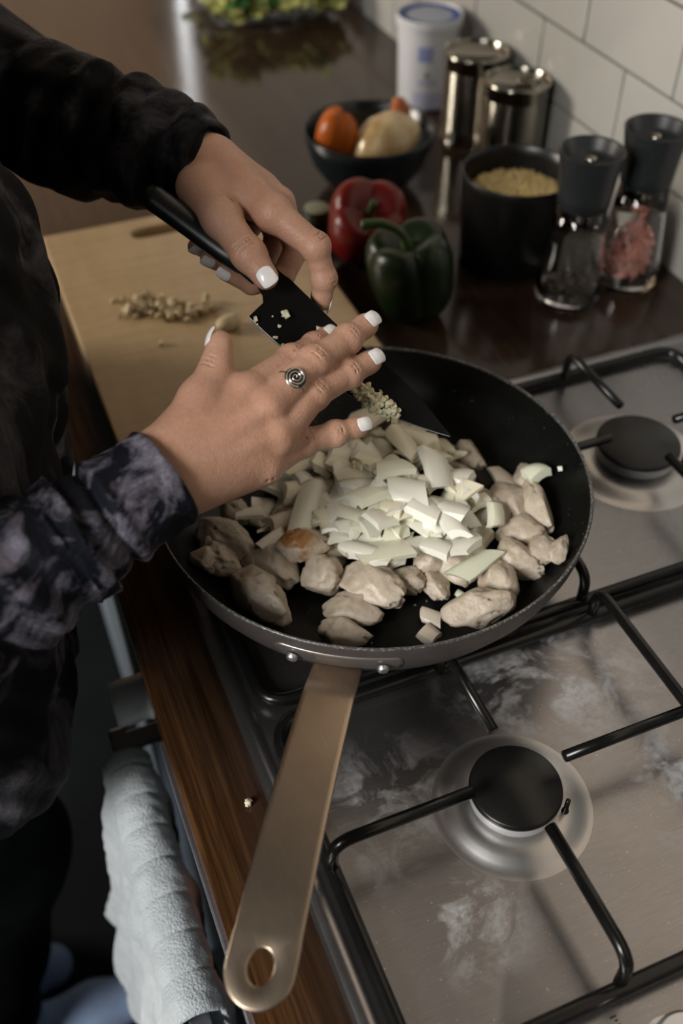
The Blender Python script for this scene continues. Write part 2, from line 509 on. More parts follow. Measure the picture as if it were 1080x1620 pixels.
# ---- signed distance sculpting (bodies and cloth as one continuous skin)
class Sculpt:
    def __init__(self, lo, hi, h):
        self.h = h
        self.lo = np.array(lo, float)
        n = np.ceil((np.array(hi) - self.lo) / h).astype(int) + 1
        self.n = n
        self.F = np.full(tuple(n), 1.0, np.float32)
    def win(self, lo, hi):
        a = np.maximum(np.floor((np.array(lo) - self.lo) / self.h).astype(int), 0)
        b = np.minimum(np.ceil((np.array(hi) - self.lo) / self.h).astype(int) + 1, self.n)
        if (b <= a).any():
            return None
        s = tuple(slice(a[i], b[i]) for i in range(3))
        g = [(self.lo[i] + self.h * np.arange(a[i], b[i])).astype(np.float32) for i in range(3)]
        return s, np.meshgrid(*g, indexing='ij', sparse=True)
    def put(self, s, d, k, op):
        f = self.F[s]
        if op == 'add':
            hh = np.maximum(k - np.abs(f - d), 0) / k
            self.F[s] = np.minimum(f, d) - hh * hh * k * 0.25
        else:
            hh = np.maximum(k - np.abs(f + d), 0) / k
            self.F[s] = np.maximum(f, -d) + hh * hh * k * 0.25
    def cap(self, a, b, ra, rb, k=0.004, op='add', sq=None, bend=None):
        """tapered capsule; sq = (normal, ratio): squashed along the normal; bend(t, X, Y, Z) extra displacement"""
        a = np.array(a, np.float32); b = np.array(b, np.float32)
        m = max(ra, rb) + k + 0.008
        w = self.win(np.minimum(a, b) - m, np.maximum(a, b) + m)
        if w is None:
            return
        s, (X, Y, Z) = w
        ab = b - a
        L2 = float(ab @ ab) + 1e-12
        t = np.clip(((X - a[0]) * ab[0] + (Y - a[1]) * ab[1] + (Z - a[2]) * ab[2]) / L2, 0, 1)
        px, py, pz = X - a[0] - t * ab[0], Y - a[1] - t * ab[1], Z - a[2] - t * ab[2]
        d2 = px * px + py * py + pz * pz
        if sq is not None:
            n = np.array(sq[0], np.float32); n /= np.linalg.norm(n)
            dn = px * n[0] + py * n[1] + pz * n[2]
            d2 = d2 + dn * dn * (1 / sq[1] ** 2 - 1)
        d = np.sqrt(d2) - (ra + (rb - ra) * t)
        if bend is not None:
            d = d - bend(t, X, Y, Z)
        self.put(s, d.astype(np.float32), k, op)
    def chain(self, pts, rads, k=0.004, **kw):
        for i in range(len(pts) - 1):
            self.cap(pts[i], pts[i + 1], rads[i], rads[i + 1], k, **kw)
    def ball(self, c, r, k=0.004, op='add'):
        self.cap(c, np.array(c) + 1e-5, r, r, k, op)
    def displace(self, fn):
        w = self.win(self.lo, self.lo + self.h * self.n)
        self.F -= fn(*w[1]).astype(np.float32)
    def mesh(self, name):
        F = self.F
        F[0], F[-1], F[:, 0], F[:, -1], F[:, :, 0], F[:, :, -1] = 1, 1, 1, 1, 1, 1
        ins = F < 0
        nx, ny, nz = F.shape
        cnt = np.zeros((nx - 1, ny - 1, nz - 1), np.int8)
        for dx in (0, 1):
            for dy in (0, 1):
                for dz in (0, 1):
                    cnt += ins[dx:nx - 1 + dx, dy:ny - 1 + dy, dz:nz - 1 + dz]
        act = (cnt > 0) & (cnt < 8)
        I, J, K = np.nonzero(act)
        idx = np.full(act.shape, -1, np.int64)
        idx[I, J, K] = np.arange(len(I))
        acc = np.zeros((len(I), 3)); num = np.zeros(len(I))
        cor = [(x, y, z) for x in (0, 1) for y in (0, 1) for z in (0, 1)]
        for a in cor:
            for ax in range(3):
                if a[ax]:
                    continue
                b = list(a); b[ax] = 1
                fa = F[I + a[0], J + a[1], K + a[2]]; fb = F[I + b[0], J + b[1], K + b[2]]
                c = (fa < 0) != (fb < 0)
                tt = np.where(c, fa / np.where(c, fa - fb, 1), 0)
                p = np.array(a, float)[None, :].repeat(len(I), 0)
                p[:, ax] += tt
                acc[c] += p[c]; num += c
        V = (np.stack([I, J, K], 1) + acc / num[:, None]) * self.h + self.lo
        Q = []
        for ax in range(3):
            u, v = (ax + 1) % 3, (ax + 2) % 3
            sl0 = [slice(1, -1)] * 3; sl1 = [slice(1, -1)] * 3
            sl0[ax] = slice(0, -1); sl1[ax] = slice(1, None)
            A, B = ins[tuple(sl0)], ins[tuple(sl1)]
            for flip, msk in ((False, A & ~B), (True, ~A & B)):
                e = np.stack(np.nonzero(msk), 1)
                off = np.ones(3, int); off[ax] = 0
                e = e + off
                def cell(du, dv):
                    c = e.copy(); c[:, u] -= du; c[:, v] -= dv
                    return idx[c[:, 0], c[:, 1], c[:, 2]]
                q = np.stack([cell(1, 1), cell(0, 1), cell(0, 0), cell(1, 0)], 1)
                Q.append(q[:, ::-1] if flip else q)
        Q = np.concatenate(Q)
        Q = Q[(Q >= 0).all(1)]
        me = bpy.data.meshes.new(name)
        me.vertices.add(len(V)); me.vertices.foreach_set('co', V.astype(np.float32).ravel())
        me.loops.add(Q.size); me.loops.foreach_set('vertex_index', Q.astype(np.int32).ravel())
        me.polygons.add(len(Q)); me.polygons.foreach_set('loop_start', np.arange(0, Q.size, 4, dtype=np.int32))
        me.update(calc_edges=True)
        return me

def join_meshes(name, meshes):
    bm = bmesh.new()
    for m in meshes:
        bm.from_mesh(m); bpy.data.meshes.remove(m)
    me = bpy.data.meshes.new(name)
    bm.to_mesh(me); bm.free()
    return me
# ------------------------------------------------------------------ the setting
WALL_X = 0.716
WIN = (2.915, 2.955, 1.16, 2.0)
struct(from_bm('floor', box_bm((-2.6, -1.6, -0.06), (0.95, 3.4, 0.0)), M['floor'], smooth=False))
wall_right = struct(from_bm('wall_right', box_bm((WALL_X + 0.004, -1.6, 0.0), (0.95, 3.4, 2.5)), M['grout'], smooth=False))
struct(from_bm('wall_far', box_bm((-2.6, 3.4, 0.0), (0.95, 3.5, 2.5)), M['wall_far'], smooth=False))
struct(from_bm('wall_right_plaster', box_bm((WALL_X - 0.002, -1.6, 1.4995), (WALL_X + 0.0045, 3.4, 2.5)), M['wall'], smooth=False)).name = 'wall_right_upper'
w = struct(from_bm('window_1', box_bm((WALL_X - 0.012, WIN[0] - 0.05, WIN[2] - 0.06), (WALL_X + 0.0035, WIN[1] + 0.05, WIN[3] + 0.06)), M['wall'], smooth=False))
from_bm('window_pane', box_bm((WALL_X - 0.016, WIN[0], WIN[2]), (WALL_X - 0.012, WIN[1], WIN[3])), M['daylight'], w, smooth=False)

# brick-bond tiles above the worktop
TILE_L, TILE_H, JOINT = 0.175, 0.0865, 0.003
tile_bm = box_bm((-0.004, -(TILE_L - JOINT) / 2, -(TILE_H - JOINT) / 2), (0.004, (TILE_L - JOINT) / 2, (TILE_H - JOINT) / 2), 0.0015, 2)
bmesh.ops.recalc_face_normals(tile_bm, faces=tile_bm.faces)
tile_me = bpy.data.meshes.new('tile'); tile_bm.to_mesh(tile_me); tile_bm.free()
tile_me.materials.append(M['tile'])
rt = random.Random(3)
for row in range(7):
    zc = 0.8935 + TILE_H * (row + 0.5)
    off = 0.8385 if row % 2 == 0 else 0.926
    for k in range(-3, 14):
        o = bpy.data.objects.new('tile', tile_me)
        COL.objects.link(o)
        o.parent = wall_right
        yc = off + TILE_L * (k + 0.5) + (0.0 if row % 2 else 0.0875 * 0)
        o.location = (WALL_X + rt.uniform(0, 0.0008), yc, zc)
        o.rotation_euler = (0, rt.uniform(-0.004, 0.004), rt.uniform(-0.004, 0.004))

# ------------------------------------------------------------------ worktop, cabinet, oven
wt = thing('worktop', 'dark oiled wooden worktop with a golden brown front edge round the hob', 'worktop', (0.37, 0.9, 0.86))
from_bm('worktop_slab', box_bm((0.027, -0.35, 0.862), (0.713, 3.3, 0.90), 0.0025, 2), M['worktop'], wt, smooth=False)

cb = thing('cabinet', 'grey blue kitchen cabinet under the worktop beyond the oven', 'cabinet', (0.36, 1.2, 0))
from_bm('cabinet_body', box_bm((0.050, 0.566, 0.10), (0.70, 2.4, 0.860)), M['cabinet'], cb, smooth=False)
from_bm('plinth', box_bm((0.09, 0.566, 0.0), (0.69, 2.4, 0.10)), M['oven_black'], cb, smooth=False)
for i, (y0, y1) in enumerate(((0.570, 1.165), (1.170, 1.765), (1.770, 2.395))):
    d = from_bm('door', box_bm((0.030, y0, 0.105), (0.050, y1, 0.70), 0.002), M['cabinet'], cb, smooth=False)
    d = from_bm('drawer', box_bm((0.030, y0, 0.705), (0.050, y1, 0.856), 0.002), M['cabinet'], cb, smooth=False)

ov = thing('oven', 'black built-in oven with a steel handle bar under the hob', 'oven', (0.34, 0.26, 0))
from_bm('oven_body', box_bm((0.055, -0.04, 0.10), (0.65, 0.560, 0.858)), M['oven_black'], ov, smooth=False)
from_bm('plinth', box_bm((0.09, -0.04, 0.0), (0.64, 0.560, 0.10)), M['oven_black'], ov, smooth=False)
from_bm('control_panel', box_bm((0.036, -0.038, 0.762), (0.055, 0.558, 0.848), 0.002), M['oven_black'], ov, smooth=False)
from_bm('door', box_bm((0.036, -0.038, 0.14), (0.055, 0.558, 0.755), 0.002), M['oven_black'], ov, smooth=False)
from_bm('trim_strip', box_bm((0.0245, -0.04, 0.8465), (0.055, 0.42, 0.8615), 0.001), M['trim_metal'], ov, smooth=False)
bm = bmesh.new()
lathe_bm([(0, 0), (0.0165, 0), (0.0185, 0.002), (0.0195, 0.008), (0.0195, 0.026), (0.021, 0.030), (0.021, 0.036), (0, 0.036)], 32, bm=bm)
bmesh.ops.transform(bm, matrix=Matrix.Translation((0.0, 0.505, 0.805)) @ Matrix.Rotation(math.radians(90), 4, 'Y'), verts=bm.verts)
from_bm('knob', bm, M['knob'], ov, sharp=40)['label'] = 'silver oven knob'
from_bm('handle_bar', box_bm((-0.010, -0.02, 0.722), (0.006, 0.535, 0.731), 0.002), M['oven_steel'], ov, smooth=False)
for y in (0.520, -0.005):
    from_bm('handle_post', box_bm((0.004, y - 0.008, 0.722), (0.037, y + 0.008, 0.731), 0.001), M['oven_steel'], ov, smooth=False)
from_bm('oven_glow', tube_bm(smooth_path([(0.0335, 0.375, 0.735), (0.0335, 0.345, 0.728), (0.0335, 0.315, 0.73), (0.0335, 0.285, 0.725)], 6), 0.0022, 8), M['glow'], ov)['label'] = 'orange glow strip'  # emissive strip that gives the orange glow on the oven front

# ------------------------------------------------------------------ towel over the handle bar
def towel():
    ny, ns = 120, 190
    me = bpy.data.meshes.new('towel')
    V, Fc = [], []
    def prof(s):
        # arc length from the outer hem (0) over the bar to the inner hem (1)
        LO, RB, LI = 0.30, 0.0155, 0.22
        tot = LO + math.pi * RB + LI
        d = s * tot
        if d < LO:
            return (-0.0175, 0.729 - (LO - d), -1, 0)
        d -= LO
        if d < math.pi * RB:
            a = d / RB
            return (-0.002 - RB * math.cos(a), 0.729 + RB * math.sin(a), -math.cos(a), math.sin(a))
        return (0.0135, 0.729 - (d - math.pi * RB), 1, 0)
    for i in range(ny + 1):
        v = i / ny
        for j in range(ns + 1):
            s = j / ns
            x, z, nx, nz = prof(s)
            y = 0.272 + 0.222 * v
            drop = max(0.0, 0.729 - z)
            # outer corner gathers inwards and the hem hangs unevenly
            outer = 1.0 if nx < 0 else 0.0
            y += outer * drop * (0.10 * (v - 0.5) - 0.05 * v) + 0.004 * math.sin(s * 9 + v * 3)
            fold = (0.0040 * math.sin(v * 15 + drop * 8 + 0.8) + 0.003 * math.sin(v * 31 - drop * 14)) * min(1, drop / 0.03 + 0.12)
            cell = 0.0022 * (abs(math.sin(v * math.pi * 7.5)) ** 0.35 + abs(math.sin((s - 0.02) * math.pi * 14)) ** 0.35)
            rough = 0.0012 * noise.noise(Vector((v * 30, s * 60, 0)))
            o = fold + cell + rough + (0.020 * drop / 0.3 * (1 - outer * 0.0) if outer else 0)
            x2 = x + nx * o - (0.02 * outer * drop / 0.3)
            x2 = min(x2, 0.0325) 
            z2 = z + nz * o
            if outer and s < 0.2:
                z2 += 0.05 * (v ** 2) * (1 - s / 0.2) ** 0.8
            V.append((x2, y, z2))
    for i in range(ny):
        for j in range(ns):
            a = i * (ns + 1) + j
            Fc.append((a, a + ns + 1, a + ns + 2, a + 1))
    me.from_pydata(V, [], Fc)
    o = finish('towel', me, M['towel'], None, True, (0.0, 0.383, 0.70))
    m = o.modifiers.new('thickness', 'SOLIDIFY'); m.thickness = 0.0045; m.offset = 0.0
    return tag(o, 'white quilted terry towel hanging over the oven handle', 'towel')
towel()

# ------------------------------------------------------------------ gas hob
hob = thing('gas_hob', 'stainless steel gas hob with chalky stains set into the worktop', 'hob', (0.36, 0.36, 0.90))
BURNERS = ((0.225, 0.260, 0.0300, 'cap'), (0.225, 0.514, 0.036, 'cap'), (0.488, 0.514, 0.0365, 'cap_grey'), (0.488, 0.260, 0.030, 'cap'))
def hob_plate():
    bm = bmesh.new()
    lo, hi = (0.078, 0.045), (0.655, 0.662)
    def ring(ins, z, r):
        pts = []
        for cx, cy, a0 in ((hi[0] - ins - r, hi[1] - ins - r, 0), (lo[0] + ins + r, hi[1] - ins - r, 90), (lo[0] + ins + r, lo[1] + ins + r, 180), (hi[0] - ins - r, lo[1] + ins + r, 270)):
            for k in range(7):
                a = math.radians(a0 + k * 15)
                pts.append(bm.verts.new((cx + r * math.cos(a), cy + r * math.sin(a), z)))
        return pts
    prof = [(0, 0.9003, 0.014), (0.0005, 0.9035, 0.014), (0.002, 0.9062, 0.013), (0.005, 0.9075, 0.012), (0.0095, 0.9072, 0.010), (0.0125, 0.9055, 0.009), (0.015, 0.9050, 0.008)]
    rs = [ring(*p) for p in prof]
    for p, q in zip(rs, rs[1:]):
        for i in range(len(p)):
            j = (i + 1) % len(p)
            bm.faces.new((p[i], p[j], q[j], q[i]))
    # flat top with round openings for the pressed burner dishes
    es = []
    for r in (rs[-1],):
        es += [bm.edges.get((r[i], r[(i + 1) % len(r)])) for i in range(len(r))]
    for bx, by, br, _ in BURNERS:
        c = [bm.verts.new((bx + br * 1.74 * math.cos(2 * math.pi * i / 96), by + br * 1.74 * math.sin(2 * math.pi * i / 96), 0.9050)) for i in range(96)]
        es += [bm.edges.new((c[i], c[(i + 1) % 96])) for i in range(96)]
    bmesh.ops.triangle_fill(bm, edges=es, use_beauty=True, use_dissolve=False, normal=(0, 0, 1))
    return bm
from_bm('hob_plate', hob_plate(), M['hob'], hob, sharp=30)
for bx, by, br, capmat in BURNERS:
    c = (bx, by, 0)
    bn = from_bm('burner', lathe_bm([(br * 0.80, 0.9012), (br * 0.80, 0.912), (br * 0.945, 0.9145), (br * 0.975, 0.9165), (br * 0.975, 0.9240), (0, 0.9240)], 48, c), M['ring_alloy'], hob, sharp=40)
    k = 1.0
    from_bm('burner_dish', lathe_bm([(br * 0.78, 0.9112), (br * 1.05, 0.9112), (br * 1.20, 0.9107), (br * 1.35, 0.9092), (br * 1.48, 0.9071), (br * 1.60, 0.9056), (br * 1.68, 0.9051), (br * 1.75, 0.9050)], 96, c), M['dish'], bn)
    from_bm('burner_cap', lathe_bm([(br * 0.90, 0.9241), (br * 0.990, 0.9245), (br, 0.9258), (br * 0.99, 0.9276), (br * 0.95, 0.9288), (0, 0.9295)], 64, c), M[capmat], bn, sharp=50)
    ig = Vector((bx + 0.027 * br / 0.03, by - 0.020 * br / 0.03, 0))
    bmi = lathe_bm([(0, 0.925), (0.0016, 0.9245), (0.0017, 0.913), (0.0025, 0.912), (0.0025, 0.9015)], 10, ig)
    from_bm('igniter', bmi, M['enamel'], bn)
for kx in (0.13, 0.236, 0.342, 0.448):
    kb = from_bm('hob_knob', lathe_bm([(0.0225, 0.9052), (0.0225, 0.9075), (0.0195, 0.9085), (0.0185, 0.926), (0.0165, 0.9285), (0.0, 0.9285)], 40, (kx, 0.091, 0)), M['clear_plastic'], hob, sharp=40)
# the printed burner sign beside the knob
bm = bmesh.new()
for dx, dy, w_, h_ in ((0, 0, 0.0026, 0.0012), (0.0002, 0.0026, 0.0016, 0.0010), (-0.0006, 0.0049, 0.0042, 0.0010)):
    box_bm((0.2145 + dx - w_ / 2, 0.1185 + dy - h_ / 2, 0.90505), (0.2145 + dx + w_ / 2, 0.1185 + dy + h_ / 2, 0.90520), bm=bm)
from_bm('burner_sign', bm, M['black_print'], hob, smooth=False)

def grate(label, y0, y1, by, post_side):
    g = thing('pan_support', label, 'pan support', (0.355, (y0 + y1) / 2, 0.905), 'black pan supports on the hob')
    x0, x1, z0, z1, R = 0.099, 0.613, 0.9115, 0.9425, 0.0050
    loop = [(x0, y0, z0), (x1, y0, z0), (x1, y1, z0), (x0, y1, z0)]
    pts = []
    for i in range(4):
        a, b, c = Vector(loop[i - 1]), Vector(loop[i]), Vector(loop[(i + 1) % 4])
        p, q = b + (a - b).normalized() * 0.022, b + (c - b).normalized() * 0.022
        for j in range(7):
            s = j / 6
            pts.append(p * (1 - s) ** 2 + b * 2 * s * (1 - s) + q * s * s)
    # straight runs need in-between points for even shading
    from_bm('frame', tube_bm(pts, R, 12, closed=True), M['enamel'], g)
    r = 0.0040
    def arm(p, bendz, *rest):
        path = round_path([p, (p[0], p[1], bendz), *rest], 0.016)
        from_bm('support_arm', tube_bm(path, r, 10), M['enamel'], g)
    xm = 0.354
    for bx in (0.225, 0.488):
        sgn = 1
        arm((bx, y0 + 0.003, z0), z1, (bx, by - 0.038, z1))
        arm((bx, y1 - 0.003, z0), z1, (bx, by + 0.034, z1))
    arm((x0, by, z0), z1, (0.192, by, z1))
    arm((x1, by, z0), z1, (0.521, by, z1))
    # centre divider with its two arms
    path = round_path([(xm, y1, z0), (xm, y1, z1), (xm, y0, z1), (xm, y0, z0)], 0.016)
    from_bm('divider', tube_bm(path, r, 10), M['enamel'], g)
    from_bm('support_arm', tube_bm([(xm, by, z1), (0.3, by, z1), (0.258, by, z1)], r, 10), M['enamel'], g)
    from_bm('support_arm', tube_bm([(xm, by, z1), (0.41, by, z1), (0.455, by, z1)], r, 10), M['enamel'], g)
    for fx, fy in ((x0 + 0.03, y0), (x1 - 0.03, y0), (x0 + 0.03, y1), (x1 - 0.03, y1)):
        from_bm('foot', lathe_bm([(0, 0.0), (0.0045, 0.0), (0.0045, 0.006), (0, 0.006)], 10, (fx, fy, 0.9052)), M['enamel'], g)
grate('black pan support over the two near burners of the hob', 0.133, 0.372, 0.260, 0)
grate('black pan support under the frying pan and far burner', 0.387, 0.637, 0.514, 1)

# ------------------------------------------------------------------ frying pan
PX, PY, PZ = 0.2217, 0.4885, 0.9468
pan = thing('frying_pan', 'large black non-stick frying pan with a flat steel handle on the hob', 'frying pan', (PX, PY, PZ))
pc = (PX, PY, 0)
RIM = 1.0030
outer = [(0, PZ), (0.100, PZ), (0.122, PZ + 0.0008), (0.134, PZ + 0.005), (0.1465, PZ + 0.016), (0.1545, PZ + 0.030), (0.1585, PZ + 0.0420), (0.1600, RIM - 0.0015)]
inner = [(0.1580, RIM - 0.0015), (0.1565, PZ + 0.0450), (0.1515, PZ + 0.0320), (0.1415, PZ + 0.0185), (0.1290, PZ + 0.0095), (0.120, PZ + 0.0052), (0.105, PZ + 0.0040), (0, PZ + 0.0038)]
from_bm('pan_body', lathe_bm(outer, 96, pc), M['anodised'], pan)
from_bm('cooking_surface', lathe_bm(inner, 96, pc), M['nonstick'], pan)
from_bm('rim', lathe_bm([(0.1597, RIM - 0.0022), (0.1602, RIM - 0.0010), (0.1596, RIM), (0.1586, RIM + 0.0002), (0.1579, RIM - 0.0006), (0.1578, RIM - 0.0020)], 128, pc, close=True), M['rim'], pan)
# handle: local axis u points out from the pan
hb, he = Vector((0.1425, 0.3580, 0.9800)), Vector((0.02256, 0.17388, 0.98094))
hu = (he - hb); HL = hu.length; hu.normalize()
hs = hu.cross(Vector((0, 0, 1))).normalized()
hn = hs.cross(hu).normalized()
def HP(u, s, h=0.0):
    lift = 0.014 * math.sin(math.pi * min(1, max(0, u / HL)) * 0.9) - 0.006 * max(0, 1 - u / 0.03)
    return hb + hu * u + hs * s + hn * (h + lift)
def handle_mesh():
    bm = bmesh.new()
    K = 10
    uc = HL - 0.020                      # centre of the round end
    def hw(u):
        return 0.0160 + 0.0022 * min(1, u / HL)
    us = [0.0 + (uc - 0.018) * i / 26 for i in range(27)]
    rows = [[bm.verts.new(HP(u, hw(u) * (2 * k / K - 1))) for k in range(K + 1)] for u in us]
    for p, q in zip(rows, rows[1:]):
        for k in range(K):
            bm.faces.new((p[k], p[k + 1], q[k + 1], q[k]))
    w = hw(HL)
    us_, ss_ = us[-1], None
    # outline of the holed end, beginning with the last row
    out = [(us[-1], hw(us[-1]) * (2 * k / K - 1)) for k in range(K + 1)]
    out += [(us[-1] + (uc - us[-1]) * j / 4, w) for j in range(1, 4)]
    out += [(uc + w * 1.05 * math.sin(a), w * math.cos(a)) for a in [math.pi * j / 20 for j in range(21)]]
    out += [(uc - (uc - us[-1]) * j / 4, -w) for j in range(1, 4)]
    ov_ = list(rows[-1]) + [bm.verts.new(HP(u, s)) for u, s in out[K + 1:]]
    iv = []
    for u, s in out:
        a = math.atan2(s, u - uc)
        iv.append(bm.verts.new(HP(uc - 0.001 + 0.0088 * math.cos(a), 0.0066 * math.sin(a))))
    n = len(out)
    for i in range(n):
        j = (i + 1) % n
        bm.faces.new((ov_[i], ov_[j], iv[j], iv[i]))
    bmesh.ops.recalc_face_normals(bm, faces=bm.faces)
    return bm
h = from_bm('handle', handle_mesh(), M['handle_steel'], pan, smooth=True)
h['label'] = 'flat brushed steel handle with a hanging hole'
m = h.modifiers.new('thickness', 'SOLIDIFY'); m.thickness = 0.0032; m.offset = 0
m = h.modifiers.new('soft_edges', 'BEVEL'); m.width = 0.0009; m.segments = 2; m.limit_method = 'ANGLE'
# bracket plate that follows the pan wall
ang0 = math.atan2(hb.y - PY, hb.x - PX)
def on_wall(a, z, out_):
    # radius of the outer wall at height z
    prs = [(p[1], p[0]) for p in outer[3:]]
    r = prs[0][1]
    for (z0, r0), (z1, r1) in zip(prs, prs[1:]):
        if z0 <= z <= z1:
            r = r0 + (r1 - r0) * (z - z0) / max(1e-6, z1 - z0)
    return Vector((PX + (r + out_) * math.cos(a), PY + (r + out_) * math.sin(a), z))
bm = bmesh.new()
zs = (0.9745, 0.9770, 0.9840, 0.9905, 0.9930)
hwid = (0.240, 0.262, 0.270, 0.262, 0.240)
rows = [[bm.verts.new(on_wall(ang0 + hwid[i] * (2 * k / 24 - 1), zs[i], 0.0006)) for k in range(25)] for i in range(5)]
for p, q in zip(rows, rows[1:]):
    for k in range(24):
        bm.faces.new((p[k], p[k + 1], q[k + 1], q[k]))
pl = from_bm('mounting_plate', bm, M['plate'], pan)
m = pl.modifiers.new('thickness', 'SOLIDIFY'); m.thickness = 0.0022; m.offset = 1
for a in (-0.185, 0.185):
    p = on_wall(ang0 + a, 0.9835, 0.001); nrm = Vector((math.cos(ang0 + a), math.sin(ang0 + a), -0.35)).normalized()
    bm = bmesh.new()
    lathe_bm([(0.0038, 0), (0.0038, 0.0022), (0.0028, 0.0036), (0, 0.0040)], 18, bm=bm)
    bmesh.ops.transform(bm, matrix=Matrix.Translation(p + nrm * 0.0008) @ nrm.to_track_quat('Z', 'Y').to_matrix().to_4x4(), verts=bm.verts)
    from_bm('rivet', bm, M['alloy'], pan)

# ------------------------------------------------------------------ chopping board
bd = thing('chopping_board', 'pale wooden chopping board with an oval hand hole near the far edge', 'chopping board', (0.2, 0.87, 0.90))
def board_bm():
    bm = bmesh.new()
    x0, x1, y0, y1, r = 0.066, 0.343, 0.660, 1.078, 0.012
    cx, cy, a, b = 0.205, 1.043, 0.046, 0.0105
    out, inn = [], []
    N = 96
    import math as m_
    for i in range(N):
        t = 2 * m_.pi * i / N
        # superellipse-like ray hit on the rounded rectangle seen from the slot's centre
        dx, dy = m_.cos(t), m_.sin(t)
        s = 1e9
        if dx > 1e-9: s = min(s, (x1 - cx) / dx)
        if dx < -1e-9: s = min(s, (x0 - cx) / dx)
        if dy > 1e-9: s = min(s, (y1 - cy) / dy)
        if dy < -1e-9: s = min(s, (y0 - cy) / dy)
        out.append((cx + dx * s, cy + dy * s))
        inn.append(t)
    # make sure the four corners are hit
    for X, Y in ((x0, y0), (x1, y0), (x1, y1), (x0, y1)):
        k = min(range(N), key=lambda i: (out[i][0] - X) ** 2 + (out[i][1] - Y) ** 2)
        out[k] = (X, Y)
    def slot(t):
        c, s = m_.cos(t), m_.sin(t)
        k = 1 / ((abs(c)) ** 4 + (abs(s)) ** 4) ** 0.25
        return (cx + a * c * k * 0.9, cy + b * s * k)
    top_o = [bm.verts.new((x, y, 0.9195)) for x, y in out]
    bot_o = [bm.verts.new((x, y, 0.9005)) for x, y in out]
    top_i = [bm.verts.new((*slot(t), 0.9195)) for t in inn]
    bot_i = [bm.verts.new((*slot(t), 0.9005)) for t in inn]
    for i in range(N):
        j = (i + 1) % N
        bm.faces.new((top_o[i], top_o[j], top_i[j], top_i[i]))
        bm.faces.new((bot_o[i], bot_i[i], bot_i[j], bot_o[j]))
        bm.faces.new((top_o[i], bot_o[i], bot_o[j], top_o[j]))
        bm.faces.new((top_i[i], top_i[j], bot_i[j], bot_i[i]))
    return bm
b = from_bm('board', board_bm(), M['board'], bd, smooth=False)
m = b.modifiers.new('soft_edges', 'BEVEL'); m.width = 0.003; m.segments = 3; m.limit_method = 'ANGLE'; m.angle_limit = math.radians(50)

# ------------------------------------------------------------------ peppers
def pepper(name, label, centre, R, H, lobes, mat, rot, stem_pts, stem_r, phase=0.0, axis=(0, 0, 1)):
    root = thing(name, label, 'pepper', centre)
    bm = bmesh.new()
    nu, nv = 64, 36
    rows = []
    for j in range(nv + 1):
        t = j / nv
        # profile: closed curve from the dimple at the top round to the bottom dimple
        ph = math.pi * t
        pr = abs(math.sin(ph)) ** 0.62
        z = H * (0.5 * math.copysign(abs(math.cos(ph)) ** 0.72, math.cos(ph)))
        dim = max(0, 1 - pr / 0.75)
        z -= math.copysign(1, math.cos(ph)) * (H * 0.20 * dim ** 1.3)
        row = []
        for i in range(nu):
            a = 2 * math.pi * i / nu
            lob = 0.13 * (abs(math.cos(lobes * 0.5 * a + phase)) ** 0.6 - 0.65)
            k = 1 + lob * (0.4 + 0.6 * pr) + 0.05 * math.sin(a + 1.0)
            taper = 1.0 - 0.16 * (0.5 - z / H)
            zz = z + (H * 0.10 * (abs(math.cos(lobes * 0.5 * a + phase)) ** 0.6 - 0.5) * pr if z > 0 else 0)
            row.append(bm.verts.new((R * pr * k * taper * math.cos(a), R * pr * k * taper * math.sin(a), zz)))
        rows.append(row)
    for p, q in zip(rows, rows[1:]):
        for i in range(nu):
            j = (i + 1) % nu
            bm.faces.new((p[i], q[i], q[j], p[j]))
    bmesh.ops.remove_doubles(bm, verts=bm.verts, dist=1e-6)
    mt = Matrix.Translation(Vector(centre)) @ Euler(rot).to_matrix().to_4x4()
    bmesh.ops.transform(bm, matrix=mt, verts=bm.verts)
    from_bm('pepper_body', bm, mat, root)
    path = smooth_path([mt @ Vector(p) for p in stem_pts], 6)
    n = len(path)
    rr = [stem_r * (1.5 - 1.0 * min(1, i / (n * 0.3)) if i < n * 0.3 else 0.5 + 0.35 * (i / n)) * 1.0 for i in range(n)]
    from_bm('stem', tube_bm(path, rr, 10), M['stem'], root)
    return root
pepper('red_pepper', 'shiny red bell pepper behind the green one', (0.400, 0.918, 0.945), 0.0465, 0.088, 4, M['red_pepper'], (math.radians(28), math.radians(-22), 0.4),
       [(0, 0, 0.026), (0, 0, 0.040), (0.004, 0.0, 0.050)], 0.0055, 0.3)
pepper('green_pepper', 'dark green bell pepper with a long curved stem beside the pan', (0.404, 0.806, 0.9475), 0.0475, 0.096, 4, M['green_pepper'], (math.radians(-8), math.radians(-6), 0.9),
       [(0, 0, 0.028), (0.000, 0.004, 0.048), (-0.004, 0.020, 0.062), (-0.010, 0.042, 0.064)], 0.0065, 0.6)
cg = thing('courgette_end', 'dark short courgette end with a pale cut top, left of the red pepper', 'vegetable', (0.368, 0.985, 0.90))
from_bm('skin', lathe_bm([(0, 0.0), (0.0150, 0.001), (0.0155, 0.02), (0.0150, 0.0405)], 28, (0.368, 0.985, 0.9005)), M['courgette'], cg)
from_bm('cut_face', lathe_bm([(0.0150, 0.0405), (0.0130, 0.0420), (0, 0.0422)], 28, (0.368, 0.985, 0.9005)), M['courgette_flesh'], cg)

